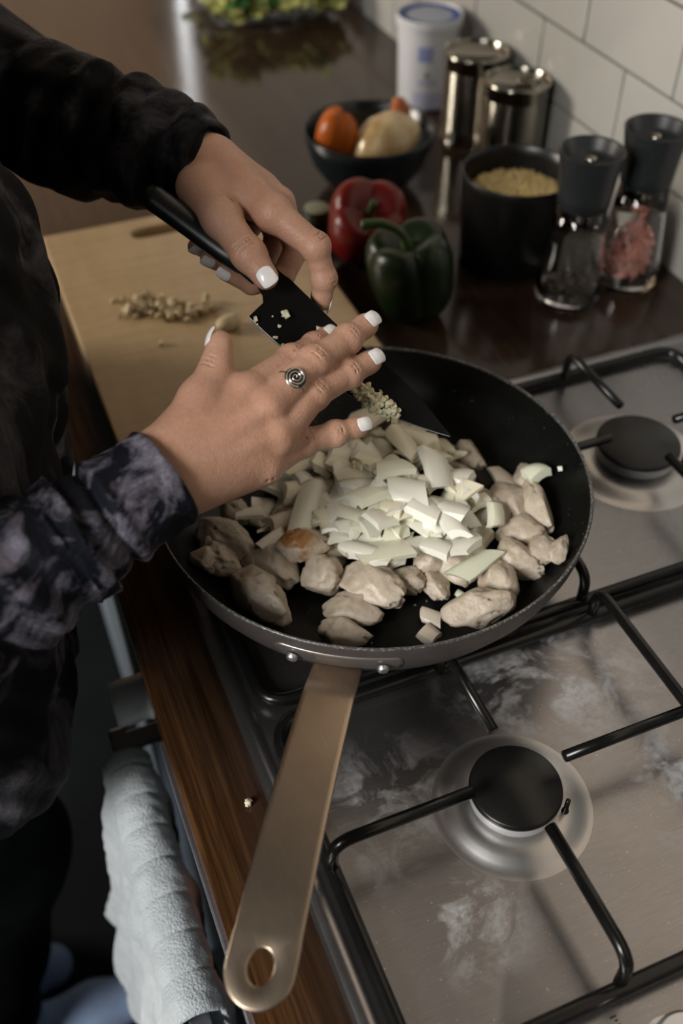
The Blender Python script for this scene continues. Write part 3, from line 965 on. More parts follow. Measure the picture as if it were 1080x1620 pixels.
# ------------------------------------------------------------------ dark bowl of vegetables
BX, BY = 0.478, 1.092
bw = thing('bowl', 'dark slate bowl holding orange and pale vegetables', 'bowl', (BX, BY, 0.90))
from_bm('bowl_body', lathe_bm([(0, 0.9005), (0.040, 0.9005), (0.042, 0.905), (0.058, 0.915), (0.071, 0.934), (0.0785, 0.957), (0.0815, 0.972), (0.0805, 0.9735), (0.0785, 0.972), (0.075, 0.955), (0.067, 0.936), (0.055, 0.920), (0.038, 0.912), (0, 0.911)], 64, (BX, BY, 0)), M['bowl'], bw)
def lump(name, c, dims, rot, mat, seed, amp=0.12, label=None, cat=None, flatten=None, sub=4, freq=2.0):
    bm = bmesh.new()
    bmesh.ops.create_icosphere(bm, subdivisions=sub, radius=1.0)
    sv = Vector((seed * 3.7, seed * 1.3, -seed))
    for v in bm.verts:
        n = noise.noise(v.co * freq + sv) + 0.5 * noise.noise(v.co * freq * 2.3 + sv)
        v.co *= 1 + amp * n
        if flatten and v.co.z < -flatten:
            v.co.z = -flatten
        v.co = Vector((v.co.x * dims[0], v.co.y * dims[1], v.co.z * dims[2]))
    bmesh.ops.transform(bm, matrix=Matrix.Translation(Vector(c)) @ Euler(rot).to_matrix().to_4x4(), verts=bm.verts)
    o = from_bm(name, bm, mat, loc=c)
    return tag(o, label, cat) if label else o
# a hollow pepper half, opening to the right
def pepper_half(c, R, rot):
    root = thing('orange_pepper_half', 'curved orange pepper half in the dark bowl', 'vegetable', c)
    bm = bmesh.new()
    rows = []
    for j in range(15):
        ph = math.pi * (0.04 + 0.92 * j / 14)
        row = []
        for i in range(25):
            a = math.pi * (i / 24 - 0.5) * 1.15
            k = R * (1 + 0.10 * abs(math.cos(2 * a)) + 0.05 * math.sin(3 * ph))
            row.append(bm.verts.new((-k * math.sin(ph) * math.cos(a), k * math.sin(ph) * math.sin(a), 1.05 * k * math.cos(ph))))
        rows.append(row)
    for p, q in zip(rows, rows[1:]):
        for i in range(24):
            bm.faces.new((p[i], p[i + 1], q[i + 1], q[i]))
    bmesh.ops.transform(bm, matrix=Matrix.Translation(Vector(c)) @ Euler(rot).to_matrix().to_4x4(), verts=bm.verts)
    o = from_bm('pepper_flesh', bm, M['orange'], root)
    m = o.modifiers.new('thickness', 'SOLIDIFY'); m.thickness = 0.006; m.offset = -1
pepper_half((0.4365, 1.092, 0.970), 0.0275, (0.2, 0.15, 0.35))
lump('pale_onion', (0.489, 1.066, 0.963), (0.047, 0.034, 0.033), (0.1, -0.30, 0.30), M['pale_veg'], 4, 0.08, 'large pale peeled onion in the front of the dark bowl', 'onion', freq=1.2)
lump('carrot_piece', (0.524, 1.103, 0.982), (0.011, 0.012, 0.022), (0.3, -0.5, 0.2), M['carrot'], 6, 0.08, 'small orange carrot piece at the right rim of the dark bowl', 'vegetable')

# ------------------------------------------------------------------ black pot of grain
KX, KY = 0.556, 0.868
POT_Z = 1.006
bp = thing('black_pot', 'tall black pot of pale grain behind the pepper mill', 'pot', (KX, KY, 0.90))
from_bm('pot_body', lathe_bm([(0, 0.9005), (0.052, 0.9005), (0.056, 0.905), (0.0600, POT_Z - 0.01), (0.0610, POT_Z - 0.001), (0.0602, POT_Z), (0.0590, POT_Z - 0.001), (0.0572, POT_Z - 0.012), (0.053, 0.908), (0, 0.906)], 64, (KX, KY, 0)), M['black_pot'], bp)
bm = lathe_bm([(0.0525, POT_Z - 0.06), (0.0540, POT_Z - 0.028), (0.045, POT_Z - 0.024), (0.03, POT_Z - 0.021), (0.015, POT_Z - 0.020), (0, POT_Z - 0.0195)], 64, (KX, KY, 0), wobble=lambda a, z: 1.0)
rg = random.Random(5)
for v in bm.verts:
    if v.co.z > POT_Z - 0.05:
        v.co.z += rg.uniform(-0.0015, 0.0015)
for i in range(900):
    a, r = rg.uniform(0, 6.283), 0.050 * math.sqrt(rg.random())
    r_ = bmesh.ops.create_cube(bm, size=1)
    mt = Matrix.Translation((KX + r * math.cos(a), KY + r * math.sin(a), POT_Z - 0.0195 - 2.6 * r * r + rg.uniform(-0.0005, 0.0015))) @ Euler((rg.random() * 6, rg.random() * 6, rg.random() * 6)).to_matrix().to_4x4() @ Matrix.Diagonal((0.0045, 0.0016, 0.0016, 1))
    bmesh.ops.transform(bm, matrix=mt, verts=r_['verts'])
gr = from_bm('grain', bm, M['grain'], smooth=False, loc=(KX, KY, 0.962))
tag(gr, 'heap of pale yellow grain filling the black pot', 'grain'); gr['kind'] = 'stuff'

# ------------------------------------------------------------------ salt and pepper mills
def mill(label, x, y, h, fill, n, fill_label, cat, fz, rb):
    root = thing('spice_mill', label, 'mill', (x, y, 0.90), 'glass mills by the tiled wall')
    c = (x, y, 0.9005)
    s = rb / 0.0345
    hz = h - 0.056
    body = [(0, 0), (0.030 * s, 0), (0.0340 * s, 0.003), (0.0347 * s, 0.008), (0.0330 * s, 0.035), (0.0275 * s, hz * 0.75), (0.0245 * s, hz),
            (0.0215 * s, hz), (0.0245 * s, hz * 0.75), (0.0300 * s, 0.035), (0.0312 * s, 0.012), (0.0295 * s, 0.009), (0, 0.0085)]
    from_bm('glass_body', lathe_bm(body, 56, c), M['glass'], root)
    q = [(0.0220 * s, hz - 0.004), (0.0262 * s, hz + 0.0005), (0.0268 * s, hz + 0.012), (0.0285 * s, hz + 0.034), (0.0318 * s, hz + 0.053), (0.0322 * s, h), (0.0305 * s, h + 0.0012), (0.0285 * s, h - 0.001),
         (0.0255 * s, h - 0.010), (0.019 * s, h - 0.016), (0, h - 0.017)]
    hd = from_bm('mill_head', lathe_bm(q, 56, c), M['mill_black'], root, sharp=50)
    from_bm('nut', lathe_bm([(0.0062, h - 0.0165), (0.0062, h - 0.010), (0.005, h - 0.0065), (0, h - 0.006)], 14, c), M['tin'], hd)
    from_bm('mill_rod', lathe_bm([(0.0022, hz * 0.72), (0.0022, hz)], 10, c), M['mill_black'], root)
    bm = bmesh.new()
    rr = random.Random(n)
    for i in range(n):
        a, r = rr.uniform(0, 6.283), 0.0232 * s * math.sqrt(rr.random())
        zz = 0.0105 + rr.random() * fz * (1.1 - (r / 0.029) ** 2 * 0.4 + 0.35 * math.cos(a - 0.5))
        g = bmesh.ops.create_icosphere(bm, subdivisions=1, radius=0.0026 * rr.uniform(0.7, 1.15))
        for v in g['verts']:
            v.co = Vector((v.co.x * rr.uniform(.8, 1.2), v.co.y, v.co.z * rr.uniform(.8, 1.2))) + Vector((x + r * math.cos(a), y + r * math.sin(a), 0.9005 + zz + 0.002))
    f = from_bm('mill_filling', bm, fill, smooth=False, loc=(x, y, 0.911))
    tag(f, fill_label, cat); f['kind'] = 'stuff'
mill('glass pepper mill with a black top, nearer the pan', 0.575, 0.772, 0.165, M['peppercorn'], 130, 'thin layer of dark peppercorns in the nearer mill', 'peppercorns', 0.006, 0.0350)
mill('glass salt mill with a black top, nearest the tiled wall', 0.652, 0.778, 0.172, M['salt'], 520, 'pink salt crystals in the mill against the wall', 'salt', 0.040, 0.0350)

# ------------------------------------------------------------------ tins and the white pot
def tin(label, x, y, r, h, ring):
    root = thing('tin_can', label, 'tin', (x, y, 0.90), 'unlabelled food tins')
    prof = [(0, 0.0015), (r * 0.93, 0.0015), (r * 0.955, 0.0), (r, 0.001), (r, 0.004), (r * 0.97, 0.006)]
    z = 0.018
    nr = 17
    for i in range(nr * 4 + 1):
        zz = z + (h - 0.036) * i / (nr * 4)
        prof.append((r * (0.97 - 0.022 * (0.5 - 0.5 * math.cos(i * math.pi / 2))), zz))
    prof += [(r * 0.97, h - 0.006), (r, h - 0.004), (r, h - 0.001), (r * 0.975, h), (r * 0.95, h - 0.001), (r * 0.935, h - 0.0045), (r * 0.80, h - 0.0040), (r * 0.78, h - 0.0030), (r * 0.72, h - 0.0030), (r * 0.70, h - 0.0040), (0, h - 0.0040)]
    from_bm('can_body', lathe_bm(prof, 72, (x, y, 0.9005)), M['tin'], root, sharp=60)
    if ring:
        p = [(x + 0.012 + 0.011 * math.cos(a) * 1.3, y - 0.004 + 0.009 * math.sin(a), 0.9005 + h - 0.0015) for a in [2 * math.pi * i / 20 for i in range(20)]]
        from_bm('ring_pull', tube_bm(p, 0.0016, 8, closed=True), M['tin'], root)
        bm = lathe_bm([(0.0042, 0), (0.0042, 0.0015), (0, 0.002)], 14, (x + 0.027, y - 0.001, 0.9005 + h - 0.004))
        from_bm('ring_rivet', bm, M['tin'], root)
tin('plain ribbed tin standing between the white pot and the other tin', 0.660, 1.168, 0.0425, 0.113, False)
tin('plain ribbed tin with a ring pull behind the black pot', 0.668, 1.073, 0.0415, 0.110, True)

px_, py_ = 0.652, 1.292
pt = thing('food_pot', 'white and blue plastic food pot with a blue lid beside the tins', 'pot', (px_, py_, 0.90))
PR = lambda z: 0.0395 + 0.0035 * z / 0.11
from_bm('pot_wall', lathe_bm([(0, 0.001), (0.036, 0.001), (0.0385, 0.003), (0.0397, 0.006), (PR(0.11), 0.112), (0, 0.112)], 64, (px_, py_, 0.9005)), M['pot_white'], pt, sharp=50)
ld = from_bm('lid', lathe_bm([(0.0430, 0.1085), (0.0458, 0.1090), (0.0465, 0.1165), (0.0458, 0.1205), (0.0440, 0.1212), (0.0430, 0.1190), (0.0385, 0.1180), (0, 0.1180)], 64, (px_, py_, 0.9005)), M['pot_white'], pt, sharp=50)
from_bm('lid_band', lathe_bm([(0.0428, 0.1192), (0.0315, 0.1187), (0.0312, 0.1184)], 64, (px_, py_, 0.9005)), M['pot_blue'], ld)
from_bm('lid_film', lathe_bm([(0.0313, 0.1186), (0, 0.1187)], 64, (px_, py_, 0.9005)), M['lid_film'], ld)
def label_patch(name, a0, a1, z0, z1, mat, out_=0.0004, n=10):
    bm = bmesh.new()
    rows = []
    for i in range(n + 1):
        a = math.radians(a0 + (a1 - a0) * i / n)
        rows.append([bm.verts.new((px_ + (PR(z) + out_) * math.cos(a), py_ + (PR(z) + out_) * math.sin(a), 0.9005 + z)) for z in (z0, z1)])
    for p, q in zip(rows, rows[1:]):
        bm.faces.new((p[0], q[0], q[1], p[1]))
    return from_bm(name, bm, mat, pt)
FA = -112.0     # direction of the side that faces the cook
label_patch('label', FA - 55, FA + 70, 0.012, 0.100, M['pot_white'], 0.0003, 20)
label_patch('blue_square', FA - 22, FA + 6, 0.070, 0.090, M['pot_pale'], 0.0007)
label_patch('label_panel', FA - 30, FA + 30, 0.012, 0.028, M['pot_lav'], 0.0007)
label_patch('label_panel', FA - 20, FA + 16, 0.038, 0.046, M['pot_lav'], 0.0007)
label_patch('label_panel', FA - 8, FA + 2, 0.048, 0.056, M['pot_grey'], 0.0007)
for i in range(12):
    label_patch('text_line', FA + 46, FA + 62 - 4 * (i % 3), 0.022 + 0.0058 * i, 0.0245 + 0.0058 * i, M['pot_grey'], 0.0007, 4)
label_patch('blue_stripe', FA + 70, FA + 100, 0.010, 0.104, M['pot_blue'], 0.0006)
label_patch('blue_stripe', FA - 62, FA + 70, 0.004, 0.009, M['pot_lav'], 0.0006, 20)

# ------------------------------------------------------------------ pack of salad leaves at the far end
sd = thing('salad_pack', 'clear pack of green and yellow salad leaves at the far end', 'salad', (0.57, 1.76, 0.90))
rl = random.Random(11)
def leaf(c, size, rot, mat):
    bm = bmesh.new()
    n = 7
    g = []
    for i in range(n):
        u = i / (n - 1)
        wd = math.sin(math.pi * (0.08 + 0.88 * u)) ** 0.8
        g.append([bm.verts.new((size * (u - 0.5) * 1.5, size * wd * (v / 4 - 0.5), size * (0.16 * math.sin(v * 2.6 + u * 9) + 0.25 * (u - 0.5) ** 2))) for v in range(5)])
    for p, q in zip(g, g[1:]):
        for v in range(4):
            bm.faces.new((p[v], p[v + 1], q[v + 1], q[v]))
    bmesh.ops.transform(bm, matrix=Matrix.Translation(c) @ Euler(rot).to_matrix().to_4x4(), verts=bm.verts)
    from_bm('leaf', bm, mat, sd)
for i in range(110):
    x, y = rl.uniform(0.455, 0.665), rl.uniform(1.675, 1.85) if i % 2 else rl.uniform(1.648, 1.70)
    leaf(Vector((x, y, 0.923 + rl.uniform(-0.003, 0.045))), rl.uniform(0.028, 0.05), (rl.uniform(-0.5, 0.5), rl.uniform(-0.5, 0.5), rl.uniform(0, 6.28)), M['leaf_pale'] if rl.random() < (0.75 if y < 1.73 else 0.3) else M['leaf_dark'])
bm = box_bm((0.455, 1.668, 0.9005), (0.695, 1.87, 0.985), 0.02, 4)
for v in bm.verts:
    v.co += Vector((0, 0, 0.007)) * noise.noise(v.co * 40) if v.co.z > 0.92 else Vector()
bmesh.ops.delete(bm, geom=[f for f in bm.faces if f.calc_center_median().z > 0.912], context='FACES')
fo = from_bm('tray', bm, M['film'], sd)
m = fo.modifiers.new('thickness', 'SOLIDIFY'); m.thickness = 0.0012
# ------------------------------------------------------------------ knife
SPINE = Vector((0.18913, 0.55355, 1.13374)); TIP = Vector((0.26193, 0.45064, 1.05711)); HEEL = Vector((0.15188, 0.54187, 1.12366))
ka = (TIP - SPINE).normalized()
kw = (HEEL - SPINE); kw = (kw - ka * kw.dot(ka)).normalized()
kn = ka.cross(kw).normalized()
if kn.z < 0:
    kn = -kn
def KP(u, w, n=0.0):
    """u along the blade to the tip, w from spine to edge, n towards the upper face"""
    return SPINE + ka * u + kw * w + kn * n
KL = (TIP - SPINE).length
knife = thing('kitchen_knife', 'black bladed kitchen knife held in the left hand over the pan, garlic on it', 'knife', tuple(SPINE))
def lin(t, tab):
    for (a, x), (b, y) in zip(tab, tab[1:]):
        if t <= b:
            return x + (y - x) * (t - a) / (b - a)
    return tab[-1][1]
SP = [(-0.012, 0.004), (-0.001, 0.0035), (0.0, 0.0), (0.085, 0.0), (0.115, 0.0030), (0.135, 0.0052), (KL, 0.0)]
def edge_w(u):
    # cutting edge: nearly straight at the heel, sweeping up to the tip
    s = (u + 0.005) / (KL + 0.005)
    return 0.040 * (1 - max(0, s) ** 2.3 * 0.98) - 0.0
def spine_w(u):
    return -0.0 - 0.0050 * math.sin(math.pi * max(0, min(1, (u - 0.05) / (KL - 0.05)))) * 0.9
bm = bmesh.new()
us = [-0.005 + (KL + 0.005) * i / 44 for i in range(45)]
def thick(f):
    return 0.0011 * (1 - f) ** 0.8 + 0.0001
rows = []
for u in us:
    a, b = spine_w(u), edge_w(u) - 0.0006
    row = [bm.verts.new(KP(u, a + (b - a) * k / 6, thick(k / 6))) for k in range(7)]
    row += [bm.verts.new(KP(u, a + (b - a) * k / 6, -thick(k / 6))) for k in range(6, -1, -1)]
    rows.append(row)
for p, q in zip(rows, rows[1:]):
    for i in range(14):
        j = (i + 1) % 14
        bm.faces.new((p[i], p[j], q[j], q[i]))
bm.faces.new(rows[0]); bm.faces.new(rows[-1])
# neck between blade and handle
neck = [(-0.0045, 0.000, 0.0255), (-0.009, 0.001, 0.0215), (-0.016, 0.0015, 0.0195), (-0.026, 0.0015, 0.0195)]
rn = []
for u, a, b in neck:
    rn.append([bm.verts.new(KP(u, w_, n_)) for w_, n_ in ((a, 0.0013), (b, 0.0013), (b, -0.0013), (a, -0.0013))])
for p, q in zip(rn, rn[1:]):
    for i in range(4):
        j = (i + 1) % 4
        bm.faces.new((p[i], p[j], q[j], q[i]))
from_bm('blade', bm, M['blade'], knife, sharp=25)
bm = bmesh.new()
rows = []
for u in us:
    b = edge_w(u)
    rows.append([bm.verts.new(KP(u, b - 0.0008, 0.00022)), bm.verts.new(KP(u, b, 0)), bm.verts.new(KP(u, b - 0.0008, -0.00022))])
for p, q in zip(rows, rows[1:]):
    for i in range(2):
        bm.faces.new((p[i], p[i + 1], q[i + 1], q[i]))
from_bm('cutting_edge', bm, M['edge'], knife)['label'] = 'thin bright ground edge'
h0, h1, h2 = KP(-0.016, 0.0105), Vector((0.15336, 0.58459, 1.14912)), Vector((0.11256, 0.62731, 1.17910))
hp = smooth_path([h0, KP(-0.03, 0.0105), h1, h2], 10)
n = len(hp)
from_bm('handle', tube_bm(hp, [0.0078 if i < 2 else (0.0100 + 0.0012 * math.sin(i / n * 6)) * (0.75 if i in (n - 1,) else 1) for i in range(n)], 18, flat=(kn, 0.78)), M['knife_handle'], knife)

# ------------------------------------------------------------------ the cook
V_ = lambda *a: np.array(a, float)
person = thing('person', 'person in a dark crushed velvet top leaning over the worktop, knife in the left hand', 'person', (-0.16, 0.60, 0.0))

def crease(sc, a, b, n, r, width, depth=0.0007, offs=(0,)):
    """short transverse skin folds across the back of a joint; a-b is the bone, n the dorsal side, at its end b"""
    a, b, n = Vector(a), Vector(b), Vector(n)
    ax = (b - a).normalized()
    n = (n - ax * n.dot(ax)).normalized()
    s = ax.cross(n)
    for o in offs:
        pts = []
        for k in range(7):
            t = math.radians(-52 + 104 * k / 6) * width
            bow = 0.0003 * (1 - (k / 3 - 1) ** 2)
            pts.append(b + ax * (o + bow) + (n * math.cos(t) + s * math.sin(t)) * (r + 0.0003))
        for p, q in zip(pts, pts[1:]):
            sc.cap(p, q, depth, depth, 0.0012, 'cut')

def finger(sc, pts, rad, n, k=0.0022, bumps=True, creases=True):
    sc.chain(pts, rad, k)
    P = [Vector(p) for p in pts]
    n = Vector(n).normalized()
    for i in (1, 2):
        if i < len(P) - 1 and bumps:
            ax = (P[i + 1] - P[i - 1]).normalized()
            nn = (n - ax * n.dot(ax)).normalized()
            sc.ball(P[i] + nn * rad[i] * 0.06, rad[i] * 0.96, 0.004)
            s = ax.cross(nn)
            sc.cap(P[i] - s * rad[i] * 0.12, P[i] + s * rad[i] * 0.12, rad[i] * 0.92, rad[i] * 0.92, 0.004)
            if creases:
                crease(sc, P[i - 1], P[i], nn, rad[i] * 1.03, 0.55 if i == 1 else 0.5, 0.00016, (-0.0022, 0.0004, 0.0026) if i == 1 else (-0.0012, 0.0014))
    # pad of the finger end
    ax = (P[-1] - P[-2]).normalized()
    nn = (n - ax * n.dot(ax)).normalized()
    sc.ball(P[-1] - nn * 0.0008 - ax * 0.003, rad[-1] * 1.02, 0.003)

NAILS = []
def nail(a, tip, n, r, length=0.0115, width=0.0098, over=0.0022, tilt=0.0, name='fingernail'):
    """curved nail plate on the back of the finger end"""
    a, tip, n = Vector(a), Vector(tip), Vector(n)
    ax = (tip - a).normalized()
    n = (n - ax * n.dot(ax)).normalized()
    s = ax.cross(n)
    bm = bmesh.new()
    NU, NW = 10, 10
    L = length
    u0 = r * 0.9 + over - L
    rows = []
    R = r * 1.03
    phm = width / 2 / R
    for i in range(NU + 1):
        u = i / NU
        w = 1.0
        if u < 0.25: w = 0.80 + 0.20 * math.sin(u / 0.25 * math.pi / 2)
        if u > 0.85: w = 1 - 0.16 * ((u - 0.85) / 0.15) ** 2
        row = []
        for j in range(NW + 1):
            q = 2 * j / NW - 1
            ph = q * phm * w
            uu = u + (0.10 * (q * q) if u < 0.5 else 0) * (1 - u * 2 if u < 0.5 else 0) - (0.10 * q * q * (u - 0.5) * 2 if u > 0.5 else 0)
            d = u0 + L * uu
            drop = max(0, d) ** 2 / (2 * r) * 0.55
            row.append(bm.verts.new(tip + ax * d + (n * math.cos(ph) + s * math.sin(ph)) * (R + 0.0001) - n * (drop + 0.0002) + n * tilt * u))
        rows.append(row)
    for p, q in zip(rows, rows[1:]):
        for j in range(NW):
            bm.faces.new((p[j], p[j + 1], q[j + 1], q[j]))
    bmesh.ops.recalc_face_normals(bm, faces=bm.faces)
    o = from_bm(name, bm, M['nail'], person)
    m = o.modifiers.new('thickness', 'SOLIDIFY'); m.thickness = 0.0008; m.offset = 0.6
    m = o.modifiers.new('rounding', 'SUBSURF'); m.levels = 1; m.render_levels = 1
    NAILS.append(o)

# ---- right hand: flat over the blade, palm down, back towards the viewer
RN = Vector((0.10385, 0.37568, 1.18012)) - Vector((0.12462, 0.45081, 1.11614))
RN = (RN.normalized() + Vector((0.05, 0.0, 0.28))).normalized()       # dorsal side
r_wr = ((0.06390, 0.43156, 1.12080), (0.07111, 0.41572, 1.10882))
r_mcp = {'index': (0.12415, 0.45579, 1.13189), 'middle': (0.13182, 0.44187, 1.12752), 'ring': (0.13276, 0.43060, 1.11459), 'pinky': (0.12217, 0.42522, 1.09998)}
r_fin = {
 'index': ([r_mcp['index'], (0.16131, 0.48147, 1.12720), (0.18238, 0.49827, 1.12096), (0.19455, 0.50699, 1.11947)], [.0108, .0092, .0081, .0068]),
 'middle': ([r_mcp['middle'], (0.17037, 0.46725, 1.13297), (0.19914, 0.48328, 1.13174), (0.21762, 0.49402, 1.13164)], [.0116, .0097, .0087, .0072]),
 'ring': ([r_mcp['ring'], (0.16461, 0.45394, 1.11988), (0.19307, 0.46722, 1.11740), (0.21296, 0.47611, 1.11612)], [.0116, .0096, .0085, .0070]),
 'pinky': ([r_mcp['pinky'], (0.15085, 0.43757, 1.09813), (0.17351, 0.43996, 1.09611), (0.19065, 0.44213, 1.09465)], [.0110, .0084, .0073, .0062])}
thumb_r = ([(0.07970, 0.44219, 1.12243), (0.09466, 0.45662, 1.13435), (0.11004, 0.47035, 1.14294), (0.11604, 0.48085, 1.15209)], [.0150, .0118, .0090, .0080])
allp = np.array([p for f in list(r_fin.values()) + [thumb_r] for p in f[0]] + list(r_wr) + [(0.01772, 0.41073, 1.10257)])
R_ = Sculpt(allp.min(0) - 0.03, allp.max(0) + 0.03, 0.0009)
pal = RN
def push(p, d):
    return tuple(np.array(p) - np.array(pal) * d)
K_ = 0.011
R_.cap((0.02136, 0.41033, 1.10357), (0.06693, 0.42322, 1.11562), .0215, .0205, 0.01, sq=(pal, 0.80))
R_.cap(r_wr[0], (0.08817, 0.44434, 1.12477), .0155, .0140, K_)
R_.cap(push(r_wr[0], .002), push(r_mcp['index'], .0035), .0150, .0118, K_)
R_.cap(push((0.06705, 0.42397, 1.11494), .001), push(r_mcp['middle'], .0035), .0160, .0122, K_)
R_.cap(push((0.06925, 0.41978, 1.11188), .001), push(r_mcp['ring'], .0035), .0160, .0120, K_)
R_.cap(push(r_wr[1], .002), push(r_mcp['pinky'], .003), .0150, .0118, K_)
# heel of the hand and thumb ball on the palm side
R_.cap(push((0.07503, 0.41838, 1.10709), .010), push((0.11026, 0.42843, 1.10133), .009), .0140, .0120, 0.012)
R_.cap(push(thumb_r[0][0], .007), push((0.10195, 0.45733, 1.12784), .006), .0140, .0110, 0.012)
R_.cap((0.09473, 0.45571, 1.12646), (0.11948, 0.45881, 1.13011), .0070, .0085, 0.010)
R_.chain(thumb_r[0], thumb_r[1], 0.006)
TN = (Vector((0.09922, 0.48558, 1.15300)) - Vector((0.11494, 0.48015, 1.15103))).normalized()   # thumb nail faces left
TN = (TN + RN * 0.15).normalized()
crease(R_, thumb_r[0][1], thumb_r[0][2], (TN + RN).normalized(), .0093, 0.7, 0.00025, (-0.004, -0.0012, 0.0016))
for nm, (p, r) in r_fin.items():
    finger(R_, p, r, RN)
# knuckles and the tendons that run to them
for nm, q in r_mcp.items():
    R_.ball(Vector(q) + RN * 0.0012, .0092 if nm != 'pinky' else .0088, 0.006)
for nm, s0 in (('index', (0.07210, 0.42308, 1.11884)), ('middle', (0.07310, 0.42076, 1.11706)), ('ring', (0.07467, 0.41793, 1.11502)), ('pinky', (0.07572, 0.41477, 1.11248))):
    e = Vector(r_mcp[nm]) + RN * 0.0072
    R_.cap(tuple(Vector(s0).lerp(e, 0.35) + RN * 0.0040), tuple(e), .0022, .0030, 0.006)
# webs between the fingers
for a, b in (('index', 'middle'), ('middle', 'ring'), ('ring', 'pinky')):
    pa, pb = Vector(r_fin[a][0][0]).lerp(Vector(r_fin[a][0][1]), 0.24), Vector(r_fin[b][0][0]).lerp(Vector(r_fin[b][0][1]), 0.24)
    R_.cap(tuple(pa - RN * 0.003), tuple(pb - RN * 0.003), .0058, .0058, 0.006)
# folds beside the little finger's knuckle
for o in (0.0, 0.0042):
    q = [Vector((0.11491, 0.42054, 1.10989)), Vector((0.11594, 0.41664, 1.10383)), Vector((0.12054, 0.41396, 1.09742))]
    q = [x + (Vector(r_mcp['pinky']) - Vector((0.06638, 0.42424, 1.11494))).normalized() * o for x in q]
    for a, b in zip(q, q[1:]):
        R_.cap(tuple(a), tuple(b), 0.0006, 0.0006, 0.0016, 'cut')
hand_r = R_.mesh('hand_r')

# ---- left hand: round the knife handle
LN = (Vector((0.15401, 0.49305, 1.23702)) - Vector((0.19601, 0.62752, 1.16530))).normalized()
LN = (LN + Vector((0.10, 0.30, 0.20))).normalized()
l_idx = [(0.18750, 0.58636, 1.16921), (0.20676, 0.55789, 1.15569), (0.20987, 0.55153, 1.13399), (0.20712, 0.54858, 1.11891)]
l_thumb = [(0.15000, 0.63095, 1.17387), (0.15354, 0.59386, 1.16910), (0.16053, 0.55927, 1.15944), (0.16641, 0.54368, 1.15002)]
l_mid = [(0.19936, 0.61072, 1.16229), (0.20755, 0.59746, 1.13327), (0.19079, 0.58406, 1.12022), (0.16698, 0.57937, 1.12393), (0.15032, 0.58298, 1.13518)]
l_rng = [(0.19303, 0.63006, 1.16372), (0.20035, 0.62071, 1.12950), (0.17904, 0.60287, 1.11630), (0.15708, 0.59877, 1.12972), (0.14296, 0.59765, 1.13895)]
l_pnk = [(0.18656, 0.64759, 1.16340), (0.19029, 0.64174, 1.13392), (0.16987, 0.62603, 1.12302), (0.14751, 0.61424, 1.13482), (0.13728, 0.60915, 1.14324)]
allp = np.array(l_idx + l_thumb + l_mid + l_rng + l_pnk + [(0.13320, 0.71323, 1.17882)])
L_ = Sculpt(allp.min(0) - 0.032, allp.max(0) + 0.032, 0.0009)
L_.cap((0.12762, 0.72074, 1.17662), (0.16109, 0.65452, 1.17443), .0245, .0205, 0.01, sq=(LN, 0.82))
L_.cap((0.16764, 0.65528, 1.17758), l_idx[0], .0170, .0120, 0.011)
L_.cap((0.16688, 0.65834, 1.17448), l_mid[0], .0170, .0118, 0.011)
L_.cap((0.16269, 0.66139, 1.17008), l_rng[0], .0165, .0115, 0.011)
L_.cap((0.15820, 0.66384, 1.16502), l_pnk[0], .0155, .0110, 0.011)
L_.chain(l_thumb, [.0150, .0125, .0103, .0084], 0.007)
L_.cap(l_thumb[0], (0.17835, 0.60854, 1.16937), .0130, .0090, 0.010)
TNL = (Vector((0.14106, 0.46100, 1.20245)) - Vector((0.16619, 0.54314, 1.14944))).normalized()
TNL = (TNL + (Vector((0.17546, 0.54410, 1.15380)) - Vector((0.16619, 0.54314, 1.14944))).normalized() * 0.10).normalized()
L_.ball(Vector(l_thumb[2]) + TNL * 0.0012, .0100, 0.004)
crease(L_, l_thumb[1], l_thumb[2], TNL, .0112, 0.75, 0.0003, (-0.0036, -0.0006, 0.0026))
IN = (Vector((0.22550, 0.53644, 1.17675)) - Vector((0.20676, 0.55789, 1.15569))).normalized()
finger(L_, l_idx, [.0116, .0090, .0079, .0068], IN, 0.003)
ID = (Vector((0.22231, 0.54444, 1.12075)) - Vector((0.20712, 0.54858, 1.11891))).normalized()
for ch, rr in ((l_mid, [.0112, .0088, .0082, .0074, .0062]), (l_rng, [.0108, .0085, .0078, .0070, .0060]), (l_pnk, [.0100, .0076, .0070, .0062, .0054])):
    L_.chain(ch, rr, 0.0025)
L_.ball(Vector(l_idx[0]) + LN * 0.001, .0115, 0.006)
# fold where thumb and forefinger meet
for a, b in (((0.16106, 0.59551, 1.17909), (0.16217, 0.58930, 1.17376)), ((0.16217, 0.58930, 1.17376), (0.16533, 0.58095, 1.17002))):
    L_.cap(a, b, 0.0012, 0.0011, 0.003, 'cut')
hand_l = L_.mesh('hand_l')

# ---- rest of the body, inside the clothes, with neck and head
B_ = Sculpt((-0.62, 0.10, 0.70), (0.24, 1.12, 1.78), 0.006)
sh_l, sh_r = V_(-0.13, 0.78, 1.36), V_(-0.17, 0.44, 1.35)
el_l, el_r = V_(-0.02, 0.93, 1.17), V_(-0.16, 0.315, 1.10)
B_.chain([sh_l, V_(*(0.03784, 0.84349, 1.17902)), V_(*(0.08993, 0.75506, 1.17593)), V_(*(0.12762, 0.72074, 1.17662))], [.045, .036, .030, .0245], 0.015)
B_.chain([sh_r, el_r, V_(*(-0.06775, 0.38191, 1.08909)), V_(*(-0.02449, 0.39616, 1.09588)), V_(*(0.02136, 0.41033, 1.10357))], [.045, .032, .028, .0245, .021], 0.015)
B_.cap(V_(-0.15, 0.61, 0.86), V_(-0.11, 0.61, 1.18), .10, .095, 0.03)
B_.cap(V_(-0.11, 0.54, 1.26), V_(-0.11, 0.68, 1.26), .085, .085, 0.03)
B_.cap(sh_l, sh_r, .05, .05, 0.03)
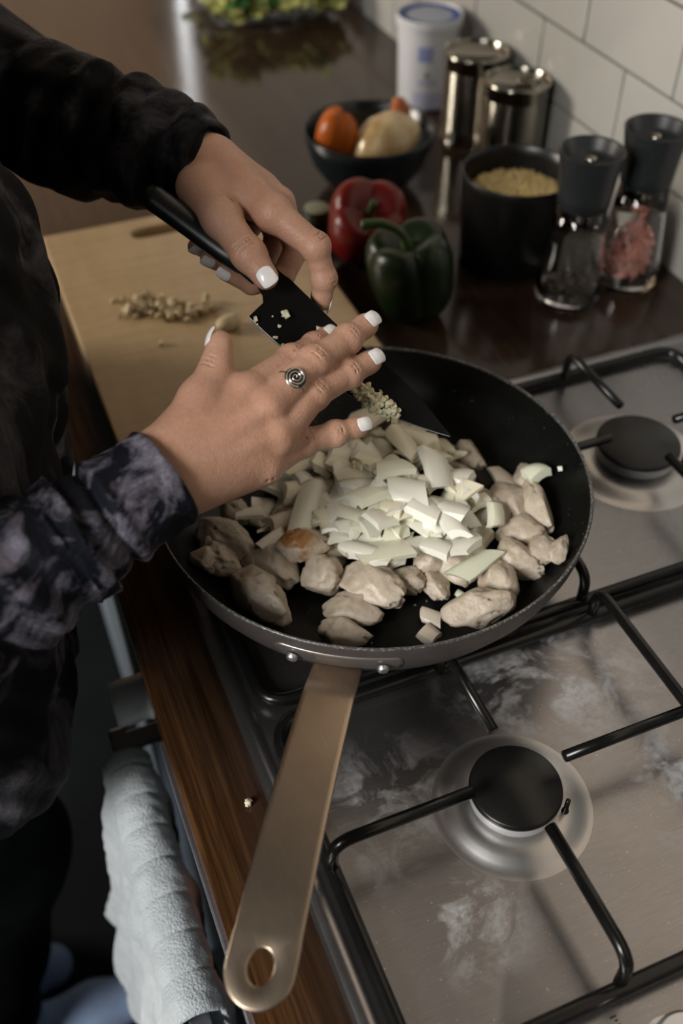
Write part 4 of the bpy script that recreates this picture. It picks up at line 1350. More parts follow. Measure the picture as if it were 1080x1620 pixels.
B_.cap(V_(-0.14, 0.61, 1.36), V_(-0.09, 0.61, 1.48), .052, .048, 0.02)
# head, bowed towards the pan
hc = V_(-0.070, 0.605, 1.570)
B_.ball(hc + V_(-0.02, 0, 0.025), .082, 0.02)
B_.cap(hc + V_(0.018, 0, 0.01), hc + V_(0.020, 0, -0.055), .062, .043, 0.03)
B_.cap(hc + V_(0.075, 0, -0.002), hc + V_(0.086, 0, -0.028), .008, .011, 0.012)
for s in (-1, 1):
    B_.ball(hc + V_(-0.012, 0.078 * s, -0.01), .016, 0.01)
    B_.ball(hc + V_(0.072, 0.032 * s, 0.008), .012, 0.008, 'cut')
    B_.ball(hc + V_(0.062, 0.032 * s, 0.008), .0125, 0.002)
B_.cap(hc + V_(0.064, -0.018, -0.058), hc + V_(0.064, 0.018, -0.058), .007, .007, 0.006)
B_.cap(hc + V_(0.073, -0.018, -0.058), hc + V_(0.073, 0.018, -0.058), .0022, .0022, 0.004, 'cut')
body_core = B_.mesh('body_core')
body = finish('body', join_meshes('body', [hand_r, hand_l, body_core]), M['skin'], person)
body['label'] = 'hands and arms with light skin'

# hair
H_ = Sculpt(hc - 0.16, hc + 0.16, 0.005)
H_.ball(hc + V_(-0.028, 0, 0.030), .090, 0.02)
H_.cap(hc + V_(-0.06, 0, 0.03), hc + V_(-0.085, 0, -0.06), .060, .05, 0.03)
H_.ball(hc + V_(0.075, 0, -0.03), .075, 0.02, 'cut')
H_.displace(lambda X, Y, Z: 0.0025 * np.sin(Y * 260 + 3 * np.sin(X * 40)))
finish('hair', H_.mesh('hair'), M['hair'], person)

# nails
for nm in ('index', 'middle', 'ring', 'pinky'):
    p, r = r_fin[nm]
    nail(p[2], p[3], RN, r[3] * 1.01, 0.0128 if nm != 'pinky' else 0.0110, 0.0112 if nm != 'pinky' else 0.0092, 0.0016)
nail(thumb_r[0][2], thumb_r[0][3], TN, thumb_r[1][3], 0.0125, 0.0115, 0.0024)
nail(l_thumb[2], l_thumb[3], TNL, .0084, 0.0130, 0.0125, 0.0018)
nail(l_idx[2], l_idx[3], ID, .0068, 0.0115, 0.0095, 0.0026)
for ch, r in ((l_mid, .0062), (l_rng, .0060), (l_pnk, .0054)):
    side = (Vector((0.13430, 0.56733, 1.14294)) - Vector((0.14867, 0.58694, 1.13823))).normalized()
    nail(ch[3], ch[4], side, r, 0.0105, 0.0086, 0.0020)

# ring with a spiral disc on the middle finger
RP = Vector(r_fin['middle'][0][0]).lerp(Vector(r_fin['middle'][0][1]), 0.47)
rax = (Vector(r_fin['middle'][0][1]) - Vector(r_fin['middle'][0][0])).normalized()
rn_ = (RN - rax * RN.dot(rax)).normalized(); rs_ = rax.cross(rn_)
rr_ = 0.0101
pts = [RP + (rn_ * math.cos(a) + rs_ * math.sin(a)) * rr_ for a in [2 * math.pi * i / 40 for i in range(40)]]
ringo = from_bm('ring', tube_bm(pts, 0.0010, 8, closed=True), M['silver'], person)
ringo['label'] = 'silver ring with a spiral disc'
dn = (rn_ + (Vector((0, 0, 1.5)) - RP).normalized() * 0.4).normalized()
dc = RP + rn_ * (rr_ + 0.0008)
du = (rs_ - dn * rs_.dot(dn)).normalized(); dv = dn.cross(du)
bm = bmesh.new()
lathe_bm([(0.0064, -0.0012), (0.0066, 0.0), (0.0060, 0.0005), (0, 0.0003)], 32, bm=bm)
bmesh.ops.transform(bm, matrix=Matrix.Translation(dc) @ dn.to_track_quat('Z', 'Y').to_matrix().to_4x4(), verts=bm.verts)
from_bm('ring_disc', bm, M['silver_dark'], ringo, sharp=50)
sp = []
for i in range(120):
    a = i / 119 * 2 * math.pi * 2.9
    q = 0.0006 + 0.0058 * i / 119
    sp.append(dc + dn * 0.0009 + (du * math.cos(a) + dv * math.sin(a)) * q)
from_bm('ring_spiral', tube_bm(sp, [0.00042 + 0.0005 * i / 119 for i in range(120)], 6), M['silver'], ringo)

# ---- velvet top
def gauss(x, w):
    return np.exp(-(x / w) ** 2)
S_ = Sculpt((-0.45, 0.14, 0.82), (0.20, 1.10, 1.48), 0.0042)
lp = [V_(*(0.14877, 0.67596, 1.17555)), V_(*(0.13282, 0.69382, 1.17765)), V_(*(0.08993, 0.75506, 1.17593)), V_(*(0.03784, 0.84349, 1.17902)), sh_l + V_(0.02, 0.02, -0.01)]
S_.chain(lp, [.0325, .036, .0445, .052, .062], 0.02)
rp = [V_(*(-0.06417, 0.38292, 1.08995)), el_r, sh_r]
S_.chain(rp, [.034, .045, .060], 0.02)
S_.chain([V_(-0.115, 0.60, 0.84), V_(-0.100, 0.60, 1.00), V_(-0.086, 0.60, 1.14), V_(-0.090, 0.61, 1.27)], [.105, .105, .113, .105], 0.05)
S_.chain([V_(-0.13, 0.50, 0.86), V_(-0.115, 0.50, 1.10), V_(-0.12, 0.52, 1.28)], [.105, .105, .10], 0.05)
S_.chain([V_(-0.125, 0.74, 0.86), V_(-0.105, 0.73, 1.10), V_(-0.11, 0.71, 1.28)], [.105, .105, .10], 0.05)
S_.chain([V_(-0.11, 0.84, 0.90), V_(-0.09, 0.85, 1.05), V_(-0.09, 0.86, 1.16)], [.085, .085, .075], 0.05)
S_.cap(sh_l, sh_r, .066, .066, 0.05)
S_.cap(V_(-0.10, 0.61, 1.46), V_(-0.09, 0.61, 1.52), .062, .064, 0.02, 'cut')
def folds(X, Y, Z):
    d = 0.0030 * np.sin(42 * X + 30 * Y + 55 * Z + 2.2 * np.sin(21 * Y - 17 * Z))
    d = d + 0.0022 * np.sin(80 * Y - 60 * Z + 33 * X + 2 * np.sin(40 * X + 14 * Z))
    d = d + 0.0012 * np.sin(150 * X + 120 * Z + 3 * np.sin(60 * Y))
    return d
S_.displace(folds)
# rucks round the left forearm
ax_l = lp[0] - lp[2]; ax_l /= np.linalg.norm(ax_l)
def rucks(X, Y, Z):
    s = (lp[0][0] - X) * ax_l[0] + (lp[0][1] - Y) * ax_l[1] + (lp[0][2] - Z) * ax_l[2]
    near = gauss(s - 0.05, 0.05) * (np.abs(X - lp[1][0]) < 0.14) * (Z > 1.10)
    return near * 0.0035 * np.sin(s * 210 + 30 * Z)
S_.displace(rucks)
top = finish('velvet_top', S_.mesh('velvet_top'), M['velvet'], person)
top['label'] = 'long-sleeved dark crushed velvet top'

# sleeve ends, built finer
def sleeve_end(name, C, rad, folds_fn, hole, hole_len, mat, label, h=0.0011, end_tilt=(0, 0)):
    C = [np.array(c, float) for c in C]
    P = np.array(C)
    F_ = Sculpt(P.min(0) - max(rad) - 0.012, P.max(0) + max(rad) + 0.012, h)
    cax = C[0] - C[2]; cax /= np.linalg.norm(cax)
    cn = np.array(RN); cn = cn - cax * (cn @ cax); cn /= np.linalg.norm(cn)
    cs = np.cross(cax, cn)
    F_.chain(C, rad, 0.004)
    def fn(X, Y, Z):
        dx, dy, dz = C[0][0] - X, C[0][1] - Y, C[0][2] - Z
        s_ = dx * cax[0] + dy * cax[1] + dz * cax[2]
        q = -(dx * cn[0] + dy * cn[1] + dz * cn[2]); p = -(dx * cs[0] + dy * cs[1] + dz * cs[2])
        return folds_fn(s_, np.arctan2(p, q), X, Y, Z)
    F_.displace(fn)
    w_ = F_.win(F_.lo, F_.lo + F_.h * F_.n)
    X, Y, Z = w_[1]
    ea = cax + cn * end_tilt[0] + cs * end_tilt[1]
    ea /= np.linalg.norm(ea)
    pl_d = (X - C[0][0]) * ea[0] + (Y - C[0][1]) * ea[1] + (Z - C[0][2]) * ea[2] - 0.001
    F_.put(w_[0], (-pl_d).astype(np.float32), 0.004, 'cut')
    F_.cap(C[0] + cax * 0.04, C[0] - cax * hole_len, hole, hole * 0.96, 0.0015, 'cut')
    o = finish(name, F_.mesh(name), mat, top)
    o['label'] = label
    return o
def cuff_folds(s, th, X, Y, Z):
    d = 0.0007 * np.sin(7 * th + s * 60 + 1.5 * np.sin(s * 160)) * gauss(s - 0.02, 0.03)
    wob = 0.0012 * np.sin(2 * th + 0.5) + 0.0005 * np.sin(5 * th)
    d = d - 0.0040 * gauss(s - 0.043 - wob, 0.0030)                       # seam behind the cuff
    d = d + 0.0018 * gauss(s - 0.037 - wob, 0.0040)
    sl = s - 0.058 - wob * 1.6
    d = d + np.where(sl > 0, 0.0048 * np.exp(-np.abs(sl) / 0.016), -0.0008 * np.exp(-np.abs(sl) / 0.006))   # sleeve fold lapping over
    d = d + (0.0026 * np.sin((s - 0.06) * 150 + 1.2 * np.sin(2 * th) + th) + 0.0014 * np.sin((s - 0.06) * 330 + 3 * th)) * (s > 0.070)
    d = d + 0.0010 * gauss(s - 0.002, 0.004)
    return d + 0.0004 * np.sin(X * 900 + 4 * np.sin(Y * 500)) * np.sin(Z * 800 + Y * 700)
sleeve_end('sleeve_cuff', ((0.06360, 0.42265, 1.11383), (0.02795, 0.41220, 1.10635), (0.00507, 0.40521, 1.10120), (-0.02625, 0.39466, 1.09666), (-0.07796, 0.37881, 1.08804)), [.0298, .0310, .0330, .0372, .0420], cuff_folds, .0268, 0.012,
           M['velvet_lit_cuff'], 'turned velvet cuff of the right sleeve, coloured blue grey as if lit')
def left_folds(s, th, X, Y, Z):
    d = 0.0030 * np.sin(s * 120 + 1.5 * np.sin(th + 0.6) + 0.8) * (s > 0.008)
    d = d + 0.0016 * np.sin(s * 260 + 2.2 * np.sin(2 * th))
    return d + 0.0010 * np.sin(6 * th + s * 50)
sleeve_end('sleeve_cuff', ((0.16267, 0.65798, 1.17540), (0.14881, 0.67560, 1.17664), (0.13095, 0.69527, 1.17829), (0.10104, 0.73924, 1.17674)), [.0320, .0335, .0360, .0425], left_folds, .0275, 0.012,
           M['velvet'], 'black velvet end of the left sleeve', 0.0014, (0.0, 0.0))

# trousers, and slippers built to stand for pale blue patches on the floor
T_ = Sculpt((-0.42, 0.36, 0.02), (0.08, 0.86, 1.02), 0.007)
for y, yk in ((0.55, 0.565), (0.71, 0.71)):
    T_.chain([V_(-0.13, y, 0.92), V_(-0.160, yk, 0.55), V_(-0.27, yk + 0.01, 0.09)], [.098, .078, .062], 0.03)
T_.cap(V_(-0.135, 0.57, 0.92), V_(-0.135, 0.69, 0.92), .108, .108, 0.04)
T_.displace(lambda X, Y, Z: 0.003 * np.sin(40 * Z + 22 * Y + 2 * np.sin(30 * X)))
finish('trousers', T_.mesh('trousers'), M['trouser'], person)
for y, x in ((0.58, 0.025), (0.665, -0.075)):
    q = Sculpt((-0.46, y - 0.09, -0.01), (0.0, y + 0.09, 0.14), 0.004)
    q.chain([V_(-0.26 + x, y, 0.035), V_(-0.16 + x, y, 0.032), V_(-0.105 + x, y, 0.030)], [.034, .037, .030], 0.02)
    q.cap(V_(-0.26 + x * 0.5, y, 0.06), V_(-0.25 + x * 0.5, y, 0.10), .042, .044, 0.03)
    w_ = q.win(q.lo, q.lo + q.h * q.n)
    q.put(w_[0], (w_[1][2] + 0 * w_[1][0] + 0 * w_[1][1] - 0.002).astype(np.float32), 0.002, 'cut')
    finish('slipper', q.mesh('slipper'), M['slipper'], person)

# ------------------------------------------------------------------ food in the pan
FLOOR = PZ + 0.0040
def chicken(x, y, z, L, Wd, H, yaw, pitch, seed, brown, shade, label):
    bm = bmesh.new()
    bmesh.ops.create_icosphere(bm, subdivisions=4, radius=1.0)
    sv = Vector((seed * 5.31, -seed * 2.17, seed * 0.77))
    rr = random.Random(seed)
    cuts = []
    for _ in range(4):
        n = Vector((rr.uniform(-1, 1), rr.uniform(-1, 1), rr.uniform(-0.2, 1))).normalized()
        cuts.append((n, rr.uniform(0.66, 0.86)))
    for v in bm.verts:
        c = v.co.copy()
        n1 = noise.noise(c * 0.95 + sv)
        n2 = noise.noise(c * 2.1 + sv * 1.7)
        n3 = noise.noise(c * 5.5 - sv)
        ridge = abs(noise.noise(c * 1.2 + sv * 2.3))
        k = 1.06 + 0.27 * n1 + 0.17 * n2 + (0.045 + 0.05 * min(1, brown * 1.6)) * n3 - 0.24 * max(0, 0.07 - ridge) / 0.07
        c *= k
        for n, d in cuts:                       # soft knife-cut faces
            e = c.dot(n) - d
            if e > 0:
                c -= n * e * 0.80
        c.y *= 1 - 0.20 * c.x
        v.co = Vector((c.x * L / 2, c.y * Wd / 2, c.z * H / 2))
        if v.co.z < -H * 0.36:
            v.co.z = -H * 0.36 + (v.co.z + H * 0.36) * 0.2
    o = from_bm('chicken_piece', bm, M['chicken'])
    o.location = (x, y, z)
    o.rotation_euler = (0, pitch, yaw)
    o.color = (shade, shade * 0.99, shade * 0.975, brown)  # shade also puts the arm's shadow into the left pieces' colour
    return tag(o, label, 'chicken', 'chicken pieces in the frying pan')
CHICKEN = [
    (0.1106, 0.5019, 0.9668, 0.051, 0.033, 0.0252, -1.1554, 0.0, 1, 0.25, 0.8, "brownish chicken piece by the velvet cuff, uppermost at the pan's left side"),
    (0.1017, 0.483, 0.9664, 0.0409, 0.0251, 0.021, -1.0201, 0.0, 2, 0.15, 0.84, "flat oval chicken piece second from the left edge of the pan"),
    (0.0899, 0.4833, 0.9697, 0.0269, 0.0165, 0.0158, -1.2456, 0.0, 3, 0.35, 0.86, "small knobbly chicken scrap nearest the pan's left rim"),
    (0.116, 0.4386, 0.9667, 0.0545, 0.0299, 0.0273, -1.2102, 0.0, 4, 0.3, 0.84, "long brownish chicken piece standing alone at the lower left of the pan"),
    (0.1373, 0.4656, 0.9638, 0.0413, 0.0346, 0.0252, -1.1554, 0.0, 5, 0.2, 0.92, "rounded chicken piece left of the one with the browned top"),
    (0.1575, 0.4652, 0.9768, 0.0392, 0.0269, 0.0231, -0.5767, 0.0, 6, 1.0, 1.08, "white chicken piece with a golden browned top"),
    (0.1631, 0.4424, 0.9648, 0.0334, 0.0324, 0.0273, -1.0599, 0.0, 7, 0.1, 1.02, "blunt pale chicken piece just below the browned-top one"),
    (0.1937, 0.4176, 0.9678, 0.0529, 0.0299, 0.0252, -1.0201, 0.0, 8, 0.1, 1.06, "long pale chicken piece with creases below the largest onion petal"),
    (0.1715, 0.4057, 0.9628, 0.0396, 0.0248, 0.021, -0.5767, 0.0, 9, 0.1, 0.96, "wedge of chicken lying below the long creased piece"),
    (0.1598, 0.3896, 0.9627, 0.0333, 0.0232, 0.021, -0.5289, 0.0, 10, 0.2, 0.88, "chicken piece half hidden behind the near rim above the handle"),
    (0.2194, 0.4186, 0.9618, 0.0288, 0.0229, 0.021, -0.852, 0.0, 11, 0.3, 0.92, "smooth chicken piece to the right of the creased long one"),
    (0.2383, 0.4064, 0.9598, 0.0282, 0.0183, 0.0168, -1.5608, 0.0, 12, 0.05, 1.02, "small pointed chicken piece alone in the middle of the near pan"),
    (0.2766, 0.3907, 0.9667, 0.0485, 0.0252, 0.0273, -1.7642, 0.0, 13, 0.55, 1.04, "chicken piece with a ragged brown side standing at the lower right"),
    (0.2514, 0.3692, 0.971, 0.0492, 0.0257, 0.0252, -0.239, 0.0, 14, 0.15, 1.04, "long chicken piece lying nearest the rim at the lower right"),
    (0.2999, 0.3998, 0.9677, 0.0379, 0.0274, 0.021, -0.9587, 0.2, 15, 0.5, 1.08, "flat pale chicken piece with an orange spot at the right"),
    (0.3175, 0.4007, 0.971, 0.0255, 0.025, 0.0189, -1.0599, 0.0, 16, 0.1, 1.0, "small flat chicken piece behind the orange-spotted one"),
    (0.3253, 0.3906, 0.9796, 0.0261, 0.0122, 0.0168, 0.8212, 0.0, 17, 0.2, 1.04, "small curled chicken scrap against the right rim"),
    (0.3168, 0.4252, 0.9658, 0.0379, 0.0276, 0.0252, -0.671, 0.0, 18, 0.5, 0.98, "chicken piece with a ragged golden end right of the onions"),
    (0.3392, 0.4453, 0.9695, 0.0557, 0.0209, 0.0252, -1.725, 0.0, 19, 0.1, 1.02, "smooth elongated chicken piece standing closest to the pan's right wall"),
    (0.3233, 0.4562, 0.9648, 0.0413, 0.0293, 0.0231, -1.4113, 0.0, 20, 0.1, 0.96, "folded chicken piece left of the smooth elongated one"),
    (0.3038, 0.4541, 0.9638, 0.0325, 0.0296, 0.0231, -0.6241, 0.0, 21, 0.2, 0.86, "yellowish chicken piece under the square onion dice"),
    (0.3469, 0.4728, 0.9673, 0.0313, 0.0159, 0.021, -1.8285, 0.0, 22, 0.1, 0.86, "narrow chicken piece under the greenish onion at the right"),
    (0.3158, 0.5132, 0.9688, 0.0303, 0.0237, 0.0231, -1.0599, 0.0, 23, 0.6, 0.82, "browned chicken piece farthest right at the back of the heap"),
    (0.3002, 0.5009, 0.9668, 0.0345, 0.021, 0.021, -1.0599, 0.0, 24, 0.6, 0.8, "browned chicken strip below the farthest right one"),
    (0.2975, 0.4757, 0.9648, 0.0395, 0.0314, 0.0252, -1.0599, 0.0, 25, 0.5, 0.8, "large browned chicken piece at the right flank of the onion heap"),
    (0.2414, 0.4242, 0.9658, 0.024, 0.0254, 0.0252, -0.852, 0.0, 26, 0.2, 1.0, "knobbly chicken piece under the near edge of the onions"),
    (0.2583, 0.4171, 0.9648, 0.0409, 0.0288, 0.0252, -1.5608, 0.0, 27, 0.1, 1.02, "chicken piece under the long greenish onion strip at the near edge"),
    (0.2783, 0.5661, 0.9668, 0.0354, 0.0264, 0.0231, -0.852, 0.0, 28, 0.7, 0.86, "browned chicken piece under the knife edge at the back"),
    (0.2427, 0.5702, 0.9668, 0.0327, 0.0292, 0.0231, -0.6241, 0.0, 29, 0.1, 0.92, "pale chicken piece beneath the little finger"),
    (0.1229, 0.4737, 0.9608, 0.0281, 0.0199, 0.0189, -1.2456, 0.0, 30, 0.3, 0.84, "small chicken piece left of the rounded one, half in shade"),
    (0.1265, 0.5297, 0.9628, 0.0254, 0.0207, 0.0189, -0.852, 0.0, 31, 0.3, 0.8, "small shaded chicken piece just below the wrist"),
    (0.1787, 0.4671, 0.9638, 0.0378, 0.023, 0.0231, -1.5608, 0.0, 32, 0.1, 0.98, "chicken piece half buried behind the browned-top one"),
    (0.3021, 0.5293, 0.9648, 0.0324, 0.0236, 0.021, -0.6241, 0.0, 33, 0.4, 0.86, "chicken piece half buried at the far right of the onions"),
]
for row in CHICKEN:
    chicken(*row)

def onion_mesh(i):
    """a diced onion piece: a patch of curved onion layer with straight, irregular knife cuts"""
    rr = random.Random(100 + i)
    bm = bmesh.new()
    n, m = 8, 8
    cv, cu = rr.uniform(0.18, 0.50), rr.uniform(0.02, 0.16)
    t0, t1 = rr.uniform(.16, .26), rr.uniform(.18, .34)
    top, bot = [], []
    for a in range(n + 1):
        ra, rb = [], []
        for b in range(m + 1):
            x, y = 2.5 * (a / n - 0.5), 2.5 * (b / m - 0.5)
            z = cv * (0.5 - y * y) + cu * (0.5 - x * x) + 0.04 * math.sin(x * 2.3 + y * 1.1 + i)
            t = t0 + (t1 - t0) * a / n
            ra.append(bm.verts.new((x, y, z + t))); rb.append(bm.verts.new((x * 0.95, y * 0.92, z - t)))
        top.append(ra); bot.append(rb)
    for a in range(n):
        for b in range(m):
            bm.faces.new((top[a][b], top[a + 1][b], top[a + 1][b + 1], top[a][b + 1]))
            bm.faces.new((bot[a][b], bot[a][b + 1], bot[a + 1][b + 1], bot[a + 1][b]))
    for a in range(n):
        bm.faces.new((top[a][0], bot[a][0], bot[a + 1][0], top[a + 1][0]))
        bm.faces.new((top[a][m], top[a + 1][m], bot[a + 1][m], bot[a][m]))
    for b in range(m):
        bm.faces.new((top[0][b], top[0][b + 1], bot[0][b + 1], bot[0][b]))
        bm.faces.new((top[n][b], bot[n][b], bot[n][b + 1], top[n][b + 1]))
    bmesh.ops.recalc_face_normals(bm, faces=bm.faces)
    k = rr.choice((3, 4, 4, 4, 5))
    a0 = rr.uniform(0, 6.28) if k != 4 else rr.uniform(-0.25, 0.25)
    for c in range(k):
        a = a0 + 2 * math.pi * c / k + rr.uniform(-0.28, 0.28)
        nrm = Vector((math.cos(a), math.sin(a), rr.uniform(-0.5, 0.5))).normalized()
        d = rr.uniform(0.72, 1.02) if k != 3 else rr.uniform(0.55, 0.8)
        g = bm.verts[:] + bm.edges[:] + bm.faces[:]
        r = bmesh.ops.bisect_plane(bm, geom=g, plane_co=nrm * d, plane_no=nrm, clear_outer=True)
        es = [e for e in r['geom_cut'] if isinstance(e, bmesh.types.BMEdge)]
        if es:
            bmesh.ops.edgenet_fill(bm, edges=es)
    bmesh.ops.recalc_face_normals(bm, faces=bm.faces)
    for e in bm.edges:
        if len(e.link_faces) == 2 and e.calc_face_angle(0) > math.radians(32):
            e.smooth = False
    me = bpy.data.meshes.new('onion_piece')
    bm.to_mesh(me); bm.free()
    me.polygons.foreach_set('use_smooth', [True] * len(me.polygons))
    me.materials.append(M['onion'])
    return me
ONION_MESH = [onion_mesh(i) for i in range(24)]
def onion(x, y, z, sx, sy, sz, rx, ry, rz, kind, tint, label):
    o = bpy.data.objects.new('onion_piece', ONION_MESH[kind % 24])
    COL.objects.link(o)
    o.location = (x, y, z); o.rotation_euler = (rx, ry, rz); o.scale = (sx, sy, sz)
    o.color = tint
    return tag(o, label, 'onion', 'diced onion in the frying pan')
TINT = {0: (1, 1, 1, 1), 1: (0.97, 0.98, 0.90, 1), 2: (0.96, 0.92, 0.80, 1), 3: (0.80, 0.72, 0.67, 1), 4: (0.91, 0.97, 0.88, 1)}
